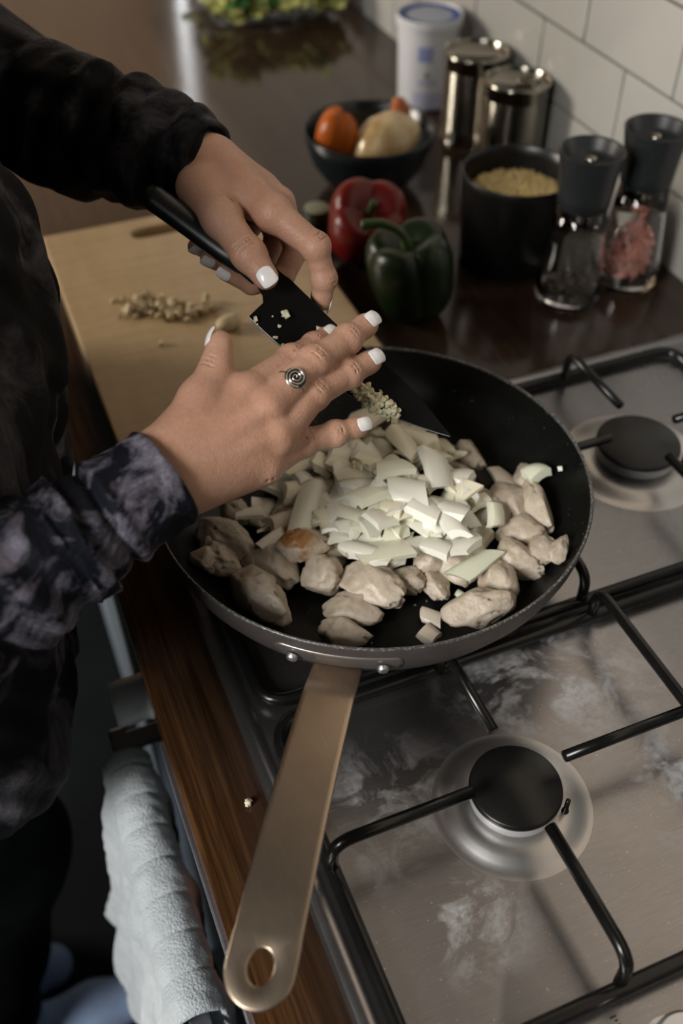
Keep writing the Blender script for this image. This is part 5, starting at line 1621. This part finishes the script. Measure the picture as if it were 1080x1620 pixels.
ONION = [
    (0.206, 0.4303, 0.9848, 0.0251, 0.0156, 0.008, -0.35, 0.0, -0.239, 0, 1, "largest translucent onion petal at the near edge of the heap"),
    (0.1893, 0.4377, 0.9868, 0.0136, 0.007, 0.0055, -0.2, 0.0, -0.671, 1, 0, "slim onion chip under the left end of the largest petal"),
    (0.1981, 0.4202, 0.9878, 0.0074, 0.0053, 0.0055, -0.3, 0.0, -0.384, 2, 0, "small shiny onion chip on the largest petal"),
    (0.1717, 0.4935, 0.9808, 0.0244, 0.0087, 0.0075, -0.2, 0.1, -2.2379, 3, 0, "tall white onion strip left of the heap by the browned chicken"),
    (0.1374, 0.4815, 0.9728, 0.0128, 0.0068, 0.0075, -0.4, 0.0, 0.4422, 4, 0, "white onion chip lying on the chicken at the left"),
    (0.1585, 0.4995, 0.9708, 0.0139, 0.0096, 0.0075, -0.1, 0.0, 0.0841, 5, 3, "dull pinkish onion chip left of the tall strip"),
    (0.1354, 0.5189, 0.9668, 0.0122, 0.0063, 0.0075, -0.2, 0.0, -0.0969, 6, 0, "onion chip half hidden below the wrist"),
    (0.2033, 0.4784, 0.9868, 0.0247, 0.008, 0.0065, -0.2, 0.2, -1.7512, 7, 0, "narrow white onion strip in the left middle of the heap"),
    (0.2731, 0.4814, 0.9948, 0.0202, 0.011, 0.01, -0.5, 0.1, -1.8285, 8, 0, "upright white onion block at the far right of the heap"),
    (0.2129, 0.4534, 0.9948, 0.0133, 0.0124, 0.008, -0.4, 0.0, -0.852, 9, 0, "bright angular onion dice at the front centre of the heap"),
    (0.242, 0.4687, 1.0008, 0.0145, 0.0122, 0.008, -0.2, 0.0, -0.6241, 10, 0, "pale onion dice on top at the centre of the heap"),
    (0.2466, 0.45, 0.9968, 0.0137, 0.0118, 0.0075, -0.3, 0.2, -0.9587, 11, 0, "onion dice right of the heap's centre"),
    (0.2297, 0.4569, 0.9968, 0.013, 0.0053, 0.0075, -0.3, 0.2, 0.7929, 0, 0, "slim onion sliver right of the bright angular dice"),
    (0.2421, 0.4203, 0.9848, 0.0113, 0.0108, 0.0075, -0.3, 0.0, -0.6241, 1, 0, "white onion dice on the knobbly chicken"),
    (0.2616, 0.4144, 0.9848, 0.0129, 0.0115, 0.01, -0.4, 0.1, 0.2919, 2, 0, "square white onion block at the right edge of the heap"),
    (0.2614, 0.4002, 0.9788, 0.0207, 0.0093, 0.0085, -0.4, 0.1, 0.2919, 3, 4, "long greenish onion strip at the near right edge"),
    (0.2583, 0.4392, 0.9928, 0.0223, 0.0075, 0.0065, -0.3, 0.0, -1.3796, 4, 0, "long onion wedge sloping down the right of the heap"),
    (0.2655, 0.4426, 0.9928, 0.0106, 0.0109, 0.0075, -0.4, 0.0, -0.852, 5, 0, "jagged onion dice above the square block"),
    (0.2891, 0.4656, 0.9868, 0.0128, 0.0073, 0.0075, -0.5, 0.0, -1.6985, 6, 0, "pointed onion dice at the heap's right shoulder"),
    (0.2993, 0.4355, 0.9808, 0.0116, 0.0065, 0.0075, -0.6, 0.0, -2.0177, 7, 1, "square onion dice on the yellowish chicken"),
    (0.3488, 0.4688, 0.9788, 0.0097, 0.0091, 0.0112, -0.4, 0.0, 0.2919, 8, 4, "greenish white onion dice on top by the pan's right wall"),
    (0.3353, 0.4905, 0.9608, 0.014, 0.0095, 0.0065, -0.3, 0.0, -1.3307, 9, 3, "dull triangular onion chip apart from the heap at the right"),
    (0.2239, 0.3855, 0.9568, 0.0079, 0.0058, 0.0045, 0.0, 0.0, -0.852, 10, 3, "flat onion chip on the bare pan, upper of two near the rim"),
    (0.2155, 0.3712, 0.9578, 0.0072, 0.0064, 0.0065, -0.1, 0.0, -1.2456, 11, 3, "onion cube on the bare pan nearest the rim"),
    (0.2509, 0.3948, 0.9558, 0.0048, 0.0031, 0.0037, 0.0, 0.0, -1.2456, 0, 4, "tiny greenish onion chip on the bare pan at the right"),
    (0.364, 0.4571, 0.9868, 0.0019, 0.0018, 0.0037, -0.9, 0.0, -0.384, 1, 0, "tiny white onion speck on the pan's right wall"),
    (0.258, 0.5701, 0.9848, 0.0261, 0.0161, 0.0085, -0.3, 0.0, 0.2919, 2, 2, "large dull onion petal under the knife edge"),
    (0.2629, 0.5205, 0.9948, 0.0191, 0.0088, 0.007, -0.3, 0.0, -1.5608, 3, 2, "curved onion petal at the back of the heap"),
    (0.2138, 0.5101, 0.9908, 0.0176, 0.0102, 0.0075, -0.3, 0.0, 0.0841, 4, 2, "dull curved onion petal left of the heap's top"),
    (0.1794, 0.5212, 0.9768, 0.0147, 0.0116, 0.0075, -0.2, 0.0, -0.1438, 5, 2, "dull onion petal beneath the little finger's knuckle"),
    (0.1868, 0.4622, 0.9788, 0.0095, 0.0101, 0.0075, -0.3, 0.0, -1.8285, 6, 0, "small onion chip between browned chicken and largest petal"),
    (0.2146, 0.4771, 0.9968, 0.0134, 0.0109, 0.0075, -0.3, 0.1, 0.1907, 7, 1, "onion dice left of the heap's top"),
    (0.2398, 0.4931, 1.0008, 0.0145, 0.0113, 0.0075, -0.3, 0.1, -0.0277, 8, 1, "onion dice at the heap's top back"),
    (0.2274, 0.512, 0.9968, 0.0121, 0.0104, 0.0075, -0.3, 0.1, -0.6241, 9, 2, "dull onion dice at the heap's back left"),
    (0.2821, 0.5283, 0.9888, 0.0136, 0.009, 0.0075, -0.3, 0.1, -0.6241, 10, 2, "dull onion chip at the heap's far edge"),
    (0.1828, 0.4847, 0.9808, 0.0103, 0.0083, 0.0075, -0.2, 0.0, 0.0841, 11, 2, "dull onion chip right of the tall white strip"),
    (0.183, 0.5452, 0.9748, 0.0142, 0.0089, 0.0075, -0.2, 0.0, -0.0277, 0, 2, "dull onion chip beside the little finger"),
    (0.1699, 0.4697, 0.9748, 0.0102, 0.007, 0.0075, -0.2, 0.0, -1.0599, 1, 3, "pinkish onion chip behind the browned chicken"),
    (0.1764, 0.4687, 0.9704, 0.0161, 0.0055, 0.0078, -0.579, -0.3113, 0.6898, 22, 1, "broad greenish onion chip, first from the left along the heap's near edge"),
    (0.189, 0.4634, 0.9707, 0.0153, 0.0083, 0.0064, 0.2418, -0.2386, -1.5899, 3, 2, "broad creamy onion chip, second from the left along the heap's near edge"),
    (0.1942, 0.452, 0.9736, 0.0121, 0.0092, 0.0082, -0.1665, 0.1548, -1.2864, 14, 0, "broad white onion chip, third from the left along the heap's near edge"),
    (0.2093, 0.445, 0.9734, 0.0102, 0.0103, 0.007, -0.0825, -0.0866, -0.4098, 8, 1, "broad greenish onion chip, fourth from the left along the heap's near edge"),
    (0.2221, 0.4362, 0.9724, 0.0162, 0.0071, 0.0075, -0.3284, -0.2697, 0.8084, 22, 0, "broad white onion chip, fifth from the left along the heap's near edge"),
    (0.2294, 0.4331, 0.981, 0.0116, 0.0097, 0.0068, -0.5254, 0.3066, 0.2371, 19, 0, "broad white onion chip, sixth from the left along the heap's near edge"),
    (0.241, 0.4325, 0.9672, 0.0106, 0.0075, 0.0073, -0.6193, 0.3274, -1.3052, 12, 0, "small white onion chip, seventh from the left along the heap's near edge"),
    (0.2421, 0.4355, 0.9756, 0.0139, 0.0068, 0.0074, -0.512, -0.0201, 0.6804, 11, 0, "broad white onion chip, eighth from the left along the heap's near edge"),
    (0.2507, 0.4317, 0.9762, 0.014, 0.0093, 0.0073, 0.2544, 0.3693, -1.3486, 17, 2, "broad creamy onion chip, ninth from the left along the heap's near edge"),
    (0.2522, 0.4295, 0.9626, 0.0114, 0.0077, 0.0081, 0.0867, 0.3199, -0.4163, 23, 2, "broad creamy onion chip, tenth from the left along the heap's near edge"),
    (0.2605, 0.4229, 0.9648, 0.0135, 0.0075, 0.0083, -0.6056, -0.358, -1.1441, 23, 1, "broad greenish onion chip, eleventh from the left along the heap's near edge"),
    (0.2727, 0.4267, 0.9639, 0.0117, 0.0096, 0.0084, -0.172, 0.1238, -0.9124, 21, 0, "broad white onion chip, twelfth from the left along the heap's near edge"),
    (0.1472, 0.5053, 0.9594, 0.0129, 0.008, 0.0062, -0.6142, 0.3619, 0.4558, 18, 0, "broad white onion chip, first from the left along the heap's second row"),
    (0.1571, 0.5011, 0.958, 0.0123, 0.0057, 0.007, -0.4921, -0.3525, -1.7911, 1, 2, "small creamy onion chip, second from the left along the heap's second row"),
    (0.1659, 0.4915, 0.9622, 0.0085, 0.0064, 0.0063, -0.2269, 0.0284, -1.2074, 17, 1, "small greenish onion chip, third from the left along the heap's second row"),
    (0.1725, 0.481, 0.962, 0.0161, 0.0062, 0.0087, 0.2986, -0.3915, -1.657, 0, 0, "broad white onion chip, fourth from the left along the heap's second row"),
    (0.2015, 0.449, 0.98, 0.0109, 0.0068, 0.0077, 0.0668, -0.1844, 0.0138, 1, 0, "broad white onion chip, fifth from the left along the heap's second row"),
    (0.2083, 0.4528, 0.9887, 0.0118, 0.0083, 0.0061, 0.287, 0.1288, 0.8527, 2, 0, "small white onion chip, sixth from the left along the heap's second row"),
    (0.2218, 0.4449, 0.9824, 0.0099, 0.0092, 0.009, 0.2883, 0.2079, 0.121, 2, 1, "small greenish onion chip, seventh from the left along the heap's second row"),
    (0.2466, 0.4425, 0.9786, 0.0098, 0.0071, 0.0061, -0.4449, -0.2683, -1.1909, 0, 0, "small white onion chip, eighth from the left along the heap's second row"),
    (0.256, 0.4395, 0.9806, 0.0136, 0.0087, 0.0075, -0.5308, 0.2044, 0.6769, 13, 0, "broad white onion chip, ninth from the left along the heap's second row"),
    (0.2612, 0.4332, 0.9793, 0.0109, 0.0065, 0.0089, -0.6618, -0.1421, 0.8412, 15, 0, "small white onion chip, tenth from the left along the heap's second row"),
    (0.2705, 0.4344, 0.969, 0.0122, 0.0093, 0.0084, 0.2179, -0.314, -0.1082, 4, 0, "broad white onion chip, eleventh from the left along the heap's second row"),
    (0.2821, 0.4334, 0.9674, 0.014, 0.0091, 0.0075, 0.1023, 0.0728, 0.5806, 15, 2, "broad creamy onion chip, twelfth from the left along the heap's second row"),
    (0.1448, 0.5237, 0.956, 0.0148, 0.0081, 0.009, 0.007, 0.0264, 0.6335, 12, 0, "broad white onion chip, first from the left along the heap's third row"),
    (0.1672, 0.5036, 0.9624, 0.0122, 0.0066, 0.0058, -0.611, 0.3548, -0.3786, 19, 0, "broad white onion chip, second from the left along the heap's third row"),
    (0.178, 0.4877, 0.9766, 0.014, 0.0089, 0.0083, 0.1022, -0.269, -1.7264, 12, 1, "broad greenish onion chip, third from the left along the heap's third row"),
    (0.1843, 0.4739, 0.979, 0.0136, 0.0088, 0.0057, -0.4711, 0.2121, 0.8469, 19, 0, "broad white onion chip, fourth from the left along the heap's third row"),
    (0.1916, 0.4659, 0.9832, 0.0088, 0.0064, 0.0076, -0.0243, 0.1132, -0.016, 19, 0, "small white onion chip, fifth from the left along the heap's third row"),
    (0.201, 0.4605, 0.986, 0.0089, 0.0072, 0.008, -0.1358, 0.1286, 0.4347, 15, 1, "small greenish onion chip, sixth from the left along the heap's third row"),
    (0.2226, 0.4538, 0.9852, 0.0127, 0.0078, 0.0072, -0.233, -0.0203, -1.0038, 23, 1, "broad greenish onion chip, seventh from the left along the heap's third row"),
    (0.2307, 0.4544, 0.9878, 0.0102, 0.0082, 0.0065, -0.6235, 0.0756, 0.1094, 18, 2, "broad creamy onion chip, eighth from the left along the heap's third row"),
    (0.241, 0.447, 0.985, 0.0143, 0.0095, 0.0075, -0.0062, 0.179, -1.1575, 17, 0, "broad white onion chip, ninth from the left along the heap's third row"),
    (0.2522, 0.4447, 0.9889, 0.009, 0.0098, 0.0074, -0.084, 0.1385, -0.6601, 10, 0, "small white onion chip, tenth from the left along the heap's third row"),
    (0.2632, 0.441, 0.9851, 0.0113, 0.0075, 0.006, -0.3914, 0.006, -0.7692, 16, 0, "broad white onion chip, eleventh from the left along the heap's third row"),
    (0.2951, 0.4501, 0.9684, 0.0084, 0.01, 0.0078, 0.1431, -0.3166, -1.112, 6, 0, "small white onion chip, twelfth from the left along the heap's third row"),
    (0.1603, 0.51, 0.9644, 0.0088, 0.0081, 0.009, -0.5777, 0.0234, 0.4803, 13, 2, "small creamy onion chip, first from the left along the heap's fourth row"),
    (0.1714, 0.5114, 0.9689, 0.0137, 0.0107, 0.0071, -0.0482, 0.0038, -0.0838, 18, 2, "broad creamy onion chip, second from the left along the heap's fourth row"),
    (0.1879, 0.4798, 0.9844, 0.0092, 0.0062, 0.0061, 0.2019, -0.1024, -1.4025, 18, 0, "small white onion chip, third from the left along the heap's fourth row"),
    (0.1968, 0.4721, 0.9883, 0.0133, 0.0077, 0.006, -0.0356, -0.2749, -1.068, 22, 1, "broad greenish onion chip, fourth from the left along the heap's fourth row"),
    (0.2109, 0.4677, 0.9846, 0.0139, 0.0098, 0.0072, -0.2826, -0.0869, -1.0224, 23, 2, "broad creamy onion chip, fifth from the left along the heap's fourth row"),
    (0.216, 0.4665, 0.9925, 0.0159, 0.0059, 0.0063, 0.1973, 0.1099, 0.8553, 6, 0, "broad white onion chip, sixth from the left along the heap's fourth row"),
    (0.2235, 0.4615, 0.9946, 0.0125, 0.0079, 0.0074, 0.0803, -0.3116, -1.0886, 7, 2, "broad creamy onion chip, seventh from the left along the heap's fourth row"),
    (0.2354, 0.458, 0.9938, 0.0163, 0.0072, 0.0066, -0.6194, -0.0313, 0.9117, 3, 2, "broad creamy onion chip, eighth from the left along the heap's fourth row"),
    (0.2458, 0.4538, 0.9921, 0.0132, 0.0076, 0.0061, 0.1314, 0.3542, 0.4199, 3, 0, "broad white onion chip, ninth from the left along the heap's fourth row"),
    (0.2741, 0.4526, 0.9843, 0.01, 0.0079, 0.007, 0.0268, -0.3561, -0.9006, 9, 0, "small white onion chip, tenth from the left along the heap's fourth row"),
    (0.2751, 0.4442, 0.9815, 0.0134, 0.0077, 0.0069, -0.0674, 0.3589, -0.9197, 13, 0, "broad white onion chip, eleventh from the left along the heap's fourth row"),
    (0.2882, 0.4533, 0.9746, 0.0122, 0.0087, 0.0074, -0.6603, 0.3853, 0.9881, 18, 1, "small greenish onion chip, twelfth from the left along the heap's fourth row"),
    (0.1519, 0.5348, 0.9554, 0.0107, 0.0074, 0.0058, 0.2346, 0.2924, -0.2817, 17, 0, "broad white onion chip, first from the left along the heap's fifth row"),
    (0.1665, 0.5285, 0.96, 0.0153, 0.0074, 0.006, -0.2816, 0.0301, 0.9956, 11, 0, "broad white onion chip, second from the left along the heap's fifth row"),
    (0.1831, 0.5097, 0.9773, 0.0115, 0.01, 0.0069, -0.4973, 0.1061, 0.623, 8, 0, "small white onion chip, third from the left along the heap's fifth row"),
    (0.1904, 0.5051, 0.9778, 0.0167, 0.0073, 0.0086, -0.4468, -0.1914, -1.581, 10, 0, "broad white onion chip, fourth from the left along the heap's fifth row"),
    (0.196, 0.4852, 0.9851, 0.0092, 0.0081, 0.0056, 0.2186, -0.255, -0.0261, 11, 0, "small white onion chip, fifth from the left along the heap's fifth row"),
    (0.209, 0.4847, 0.9866, 0.0129, 0.0067, 0.0073, -0.2418, 0.372, 1.0031, 20, 0, "small white onion chip, sixth from the left along the heap's fifth row"),
    (0.2179, 0.4773, 0.9951, 0.0127, 0.0069, 0.0062, -0.0076, -0.3505, 0.6903, 1, 0, "broad white onion chip, seventh from the left along the heap's fifth row"),
    (0.2314, 0.4695, 0.9945, 0.0094, 0.0073, 0.0062, -0.2275, -0.174, -1.54, 22, 0, "small white onion chip, eighth from the left along the heap's fifth row"),
    (0.2471, 0.4698, 0.9881, 0.0109, 0.0077, 0.0058, -0.6683, -0.1468, 0.7168, 3, 0, "small white onion chip, ninth from the left along the heap's fifth row"),
    (0.2622, 0.4608, 0.9842, 0.008, 0.0079, 0.0089, -0.2476, 0.3845, -0.218, 20, 1, "small greenish onion chip, tenth from the left along the heap's fifth row"),
    (0.2721, 0.4622, 0.9837, 0.0169, 0.0071, 0.0079, -0.5871, 0.0486, 0.8951, 8, 1, "broad greenish onion chip, eleventh from the left along the heap's fifth row"),
    (0.2964, 0.4632, 0.9735, 0.0104, 0.0103, 0.0083, 0.0447, -0.0046, -0.9511, 2, 1, "small greenish onion chip, twelfth from the left along the heap's fifth row"),
    (0.163, 0.5402, 0.961, 0.011, 0.0081, 0.008, -0.6471, 0.349, -0.4015, 20, 1, "broad greenish onion chip, first from the left along the heap's sixth row"),
    (0.1719, 0.5407, 0.962, 0.0096, 0.0101, 0.0085, -0.0122, 0.3048, -0.972, 7, 1, "small greenish onion chip, second from the left along the heap's sixth row"),
    (0.1751, 0.5255, 0.9684, 0.0158, 0.0094, 0.008, -0.5043, -0.1828, -1.456, 2, 0, "broad white onion chip, third from the left along the heap's sixth row"),
    (0.1977, 0.5157, 0.9783, 0.0105, 0.0067, 0.0059, 0.2714, -0.1627, -1.4866, 18, 1, "small greenish onion chip, fourth from the left along the heap's sixth row"),
    (0.1993, 0.5024, 0.9818, 0.0105, 0.0068, 0.0068, -0.4856, -0.1185, 0.8565, 18, 1, "small greenish onion chip, fifth from the left along the heap's sixth row"),
    (0.2051, 0.4934, 0.9865, 0.0125, 0.0093, 0.0079, -0.5069, 0.2558, 0.828, 0, 0, "small white onion chip, sixth from the left along the heap's sixth row"),
    (0.2287, 0.485, 0.9928, 0.014, 0.0074, 0.0078, -0.291, 0.2822, 0.7918, 4, 1, "broad greenish onion chip, seventh from the left along the heap's sixth row"),
    (0.2435, 0.4784, 0.9904, 0.013, 0.0102, 0.0068, 0.2818, 0.3672, -0.6308, 10, 2, "broad creamy onion chip, eighth from the left along the heap's sixth row"),
    (0.2517, 0.4769, 0.992, 0.0117, 0.0073, 0.0062, -0.5433, 0.088, -1.3745, 8, 0, "small white onion chip, ninth from the left along the heap's sixth row"),
    (0.2767, 0.4725, 0.9861, 0.0131, 0.0075, 0.008, -0.6803, 0.1118, -1.2738, 0, 2, "broad creamy onion chip, tenth from the left along the heap's sixth row"),
    (0.2799, 0.4638, 0.9864, 0.0141, 0.0083, 0.0064, -0.2941, -0.2946, 0.2458, 10, 2, "broad creamy onion chip, eleventh from the left along the heap's sixth row"),
    (0.2945, 0.4738, 0.977, 0.011, 0.0072, 0.0076, -0.1008, 0.1797, -0.817, 0, 1, "broad greenish onion chip, twelfth from the left along the heap's sixth row"),
    (0.172, 0.5546, 0.9621, 0.0137, 0.0071, 0.0071, -0.5379, -0.1228, -0.4221, 11, 0, "broad white onion chip, first from the left along the heap's seventh row"),
    (0.1835, 0.5314, 0.9762, 0.0131, 0.0067, 0.0084, -0.2014, -0.3747, -1.5932, 8, 0, "small white onion chip, second from the left along the heap's seventh row"),
    (0.2035, 0.5066, 0.9889, 0.0171, 0.0054, 0.006, -0.5433, 0.2789, -1.7461, 0, 0, "broad white onion chip, third from the left along the heap's seventh row"),
    (0.2103, 0.5229, 0.9854, 0.0115, 0.0099, 0.0082, -0.1481, 0.1969, -0.6616, 1, 2, "broad creamy onion chip, fourth from the left along the heap's seventh row"),
    (0.2137, 0.4969, 0.9892, 0.0122, 0.0095, 0.0089, -0.4091, 0.1497, 0.0265, 15, 0, "broad white onion chip, fifth from the left along the heap's seventh row"),
    (0.2212, 0.5115, 0.9882, 0.0098, 0.006, 0.0081, -0.2816, -0.3081, -1.3372, 9, 0, "small white onion chip, sixth from the left along the heap's seventh row"),
    (0.235, 0.505, 0.9875, 0.011, 0.0075, 0.0086, -0.1043, 0.3902, 0.8056, 4, 1, "small greenish onion chip, seventh from the left along the heap's seventh row"),
    (0.2448, 0.4869, 0.9944, 0.0101, 0.0066, 0.0073, -0.1402, -0.1737, -0.4252, 6, 2, "broad creamy onion chip, eighth from the left along the heap's seventh row"),
    (0.2558, 0.4902, 0.9905, 0.0108, 0.0061, 0.0061, -0.1655, -0.383, -1.8203, 3, 0, "small white onion chip, ninth from the left along the heap's seventh row"),
    (0.2622, 0.4751, 0.9924, 0.0084, 0.0093, 0.0083, -0.6231, -0.0157, -0.9747, 4, 1, "small greenish onion chip, tenth from the left along the heap's seventh row"),
    (0.2826, 0.4934, 0.9844, 0.0102, 0.0071, 0.0059, -0.1574, -0.3324, -1.4039, 2, 0, "small white onion chip, eleventh from the left along the heap's seventh row"),
    (0.2881, 0.4793, 0.9862, 0.0137, 0.0099, 0.009, -0.2841, 0.169, 0.1158, 14, 0, "broad white onion chip, twelfth from the left along the heap's seventh row"),
    (0.1889, 0.5532, 0.9681, 0.0145, 0.0109, 0.0069, 0.1175, -0.173, -0.0058, 13, 0, "broad white onion chip, first from the left along the heap's eighth row"),
    (0.2032, 0.5572, 0.9708, 0.0096, 0.0093, 0.0071, -0.4418, -0.3991, -0.5165, 16, 2, "small creamy onion chip, second from the left along the heap's eighth row"),
    (0.2013, 0.5342, 0.9806, 0.0149, 0.0093, 0.0079, -0.6222, 0.0942, -1.5482, 14, 2, "broad creamy onion chip, third from the left along the heap's eighth row"),
    (0.2124, 0.556, 0.9768, 0.0102, 0.0067, 0.0075, -0.0703, 0.0994, -0.4927, 13, 2, "small creamy onion chip, fourth from the left along the heap's eighth row"),
    (0.2195, 0.5358, 0.9835, 0.0121, 0.0111, 0.0068, -0.1364, 0.2361, -0.4986, 5, 1, "broad greenish onion chip, fifth from the left along the heap's eighth row"),
    (0.2309, 0.5241, 0.988, 0.0152, 0.0087, 0.0087, -0.1964, -0.0089, -1.622, 14, 0, "broad white onion chip, sixth from the left along the heap's eighth row"),
    (0.2394, 0.5217, 0.9845, 0.0152, 0.0067, 0.0075, -0.4301, 0.3289, -1.4088, 0, 0, "broad white onion chip, seventh from the left along the heap's eighth row"),
    (0.2465, 0.5034, 0.9926, 0.0118, 0.0063, 0.0086, 0.0779, -0.281, -1.6787, 7, 0, "small white onion chip, eighth from the left along the heap's eighth row"),
    (0.266, 0.5139, 0.9879, 0.0111, 0.0104, 0.007, -0.2821, 0.2756, 0.154, 3, 2, "broad creamy onion chip, ninth from the left along the heap's eighth row"),
    (0.2678, 0.5029, 0.9858, 0.0097, 0.0081, 0.0071, -0.4668, -0.1923, 0.3667, 1, 0, "small white onion chip, tenth from the left along the heap's eighth row"),
    (0.2801, 0.5063, 0.9857, 0.0153, 0.0083, 0.0085, 0.2632, -0.3308, -1.4056, 12, 2, "broad creamy onion chip, eleventh from the left along the heap's eighth row"),
    (0.2983, 0.5103, 0.9766, 0.0089, 0.0091, 0.0065, -0.5352, -0.1683, 0.4487, 23, 2, "small creamy onion chip, twelfth from the left along the heap's eighth row"),
    (0.2259, 0.5571, 0.978, 0.0125, 0.0102, 0.0082, -0.4781, 0.0293, -1.3808, 8, 1, "small greenish onion chip, first from the left along the heap's far edge"),
    (0.2298, 0.5462, 0.9803, 0.0117, 0.0058, 0.0068, -0.2588, -0.0128, 0.9309, 4, 2, "small creamy onion chip, second from the left along the heap's far edge"),
    (0.2489, 0.5664, 0.9748, 0.016, 0.008, 0.009, -0.0733, 0.1414, -1.2916, 19, 2, "broad creamy onion chip, third from the left along the heap's far edge"),
    (0.2462, 0.5507, 0.9766, 0.0136, 0.0063, 0.0086, -0.4439, -0.0869, 0.6915, 21, 2, "broad creamy onion chip, fourth from the left along the heap's far edge"),
    (0.2588, 0.5547, 0.9786, 0.0125, 0.0088, 0.0058, -0.5996, -0.2984, -1.249, 14, 2, "small creamy onion chip, fifth from the left along the heap's far edge"),
    (0.2545, 0.5364, 0.9797, 0.0162, 0.0086, 0.0071, -0.3673, -0.1568, -1.7356, 10, 2, "broad creamy onion chip, sixth from the left along the heap's far edge"),
    (0.2757, 0.5661, 0.9705, 0.0137, 0.0061, 0.0059, -0.1637, 0.3724, 0.8286, 17, 1, "small greenish onion chip, seventh from the left along the heap's far edge"),
    (0.2661, 0.5316, 0.9832, 0.0161, 0.0078, 0.0088, -0.442, -0.1319, -1.7433, 17, 0, "broad white onion chip, eighth from the left along the heap's far edge"),
    (0.2781, 0.5455, 0.9777, 0.0169, 0.0079, 0.0086, 0.1452, -0.1701, -1.3748, 4, 2, "broad creamy onion chip, ninth from the left along the heap's far edge"),
    (0.2887, 0.5447, 0.9744, 0.0155, 0.0087, 0.0056, -0.0816, -0.1392, -1.7848, 10, 2, "broad creamy onion chip, tenth from the left along the heap's far edge"),
    (0.281, 0.5283, 0.978, 0.0165, 0.007, 0.0067, -0.6681, -0.2313, -1.2859, 23, 2, "broad creamy onion chip, eleventh from the left along the heap's far edge"),
    (0.2975, 0.5247, 0.975, 0.0152, 0.0087, 0.0064, 0.2426, -0.3557, -1.4983, 4, 2, "broad creamy onion chip, twelfth from the left along the heap's far edge"),
]
for row in ONION:
    onion(*row[:10], TINT[row[10]], row[11])

# ------------------------------------------------------------------ chopped garlic
rg = random.Random(21)
def bits(name, pts, size, mat, jitter=0.3):
    bm = bmesh.new()
    for p in pts:
        s = size * rg.uniform(0.6, 1.25)
        g = bmesh.ops.create_cube(bm, size=1.0)
        mt = Matrix.Translation(p) @ Euler((rg.random() * 6, rg.random() * 6, rg.random() * 6)).to_matrix().to_4x4() @ Matrix.Diagonal((s * rg.uniform(.8, 1.5), s, s * rg.uniform(.5, .9), 1))
        bmesh.ops.transform(bm, matrix=mt, verts=g['verts'])
        for v in g['verts']:
            v.co += Vector((rg.uniform(-1, 1), rg.uniform(-1, 1), rg.uniform(-1, 1))) * s * 0.22
    bmesh.ops.bevel(bm, geom=bm.edges[:], offset=size * 0.10, segments=1, affect='EDGES')
    c = pts[0]
    return from_bm(name, bm, mat, smooth=True, loc=tuple(c), sharp=50)
def blade_at(px_uv, h):
    return KP(px_uv[0], px_uv[1], 0.0012 + h)
heap = []
for i in range(150):
    a = rg.random()
    c = (0.080 + 0.030 * a, 0.0235 - 0.006 * a)
    r = (1 - abs(a - 0.5)) * 0.011
    x, y = rg.uniform(-1, 1), rg.uniform(-1, 1)
    heap.append(blade_at((c[0] + x * 0.005, c[1] + y * r * 0.7), max(0.0006, 0.006 * (1 - x * x) * (1 - y * y) * rg.random() + 0.0008)))
o = bits('minced_garlic', heap, 0.0030, M['garlic'])
tag(o, 'heap of minced garlic on the black blade under the fingertips', 'garlic'); o['kind'] = 'stuff'
def crumb(name, c, n, size, spread, label, mat=None, normal=None, cat='garlic', group=None):
    c = Vector(c)
    pts = [c + Vector((rg.uniform(-1, 1), rg.uniform(-1, 1), rg.uniform(0, 0.4))) * spread for _ in range(n)]
    pts[0] = c
    o = bits(name, pts, size, mat or M['garlic'])
    return tag(o, label, cat, group)
crumb('garlic_bit', KP(0.0105, 0.0215, 0.003), 3, 0.0036, 0.0018, 'T-shaped garlic bit on the blade below the thumb nail')
crumb('garlic_bit', KP(0.0135, 0.0300, 0.0020), 2, 0.0020, 0.0015, 'small garlic bit on the blade just under the T-shaped one')
crumb('garlic_bit', KP(-0.0005, 0.0375, 0.0018), 1, 0.0030, 0.0, 'garlic chip at the heel corner of the blade')
crumb('garlic_bit', KP(0.0030, 0.0395, 0.0016), 1, 0.0024, 0.0, 'thin garlic sliver on the edge near the heel')
crumb('garlic_bit', KP(0.0175, 0.0375, 0.0018), 1, 0.0026, 0.0, 'garlic bit on the edge, left of the forefinger')
crumb('garlic_bit', KP(0.0240, 0.0375, 0.0018), 1, 0.0026, 0.0, 'garlic bit on the edge closest to the forefinger')
crumb('garlic_bit', KP(0.0340, 0.0120, 0.0020), 1, 0.0030, 0.0, 'garlic bit beside the forefinger nail')
crumb('garlic_bit', KP(0.0060, 0.0280, 0.0015), 1, 0.0015, 0.0, 'tiny garlic crumb on the blade near the heel')
crumb('garlic_scrap', (0.06661, 0.32814, 0.90250), 4, 0.0030, 0.0022, 'small white garlic scrap lying on the wooden worktop edge')
crumb('garlic_bit', (0.21485, 0.49704, 1.00600), 6, 0.0034, 0.0045, 'minced garlic cluster on the onions beside the little finger')
# scraps on the board
pts = []
for i in range(120):
    a = rg.random()
    x = 0.120 + 0.085 * a; y = 0.898 - 0.040 * a + rg.gauss(0, 0.010)
    pts.append(Vector((x + rg.gauss(0, 0.004), y, 0.9205 + rg.random() * 0.005)))
o = bits('garlic_scraps', pts, 0.0060, M['garlic_board'])
tag(o, 'blurred pile of chopped garlic across the wooden board', 'garlic'); o['kind'] = 'stuff'
lump('garlic_clove', (0.21114, 0.82511, 0.92600), (0.014, 0.010, 0.0075), (0, 0, 0.3), M['garlic_board'], 3, 0.10, 'rounded garlic clove end on the board by the knife heel', 'garlic', sub=3)
crumb('garlic_bit', (0.13990, 0.82213, 0.92150), 2, 0.0040, 0.0015, 'single garlic crumb on the board below the pile')
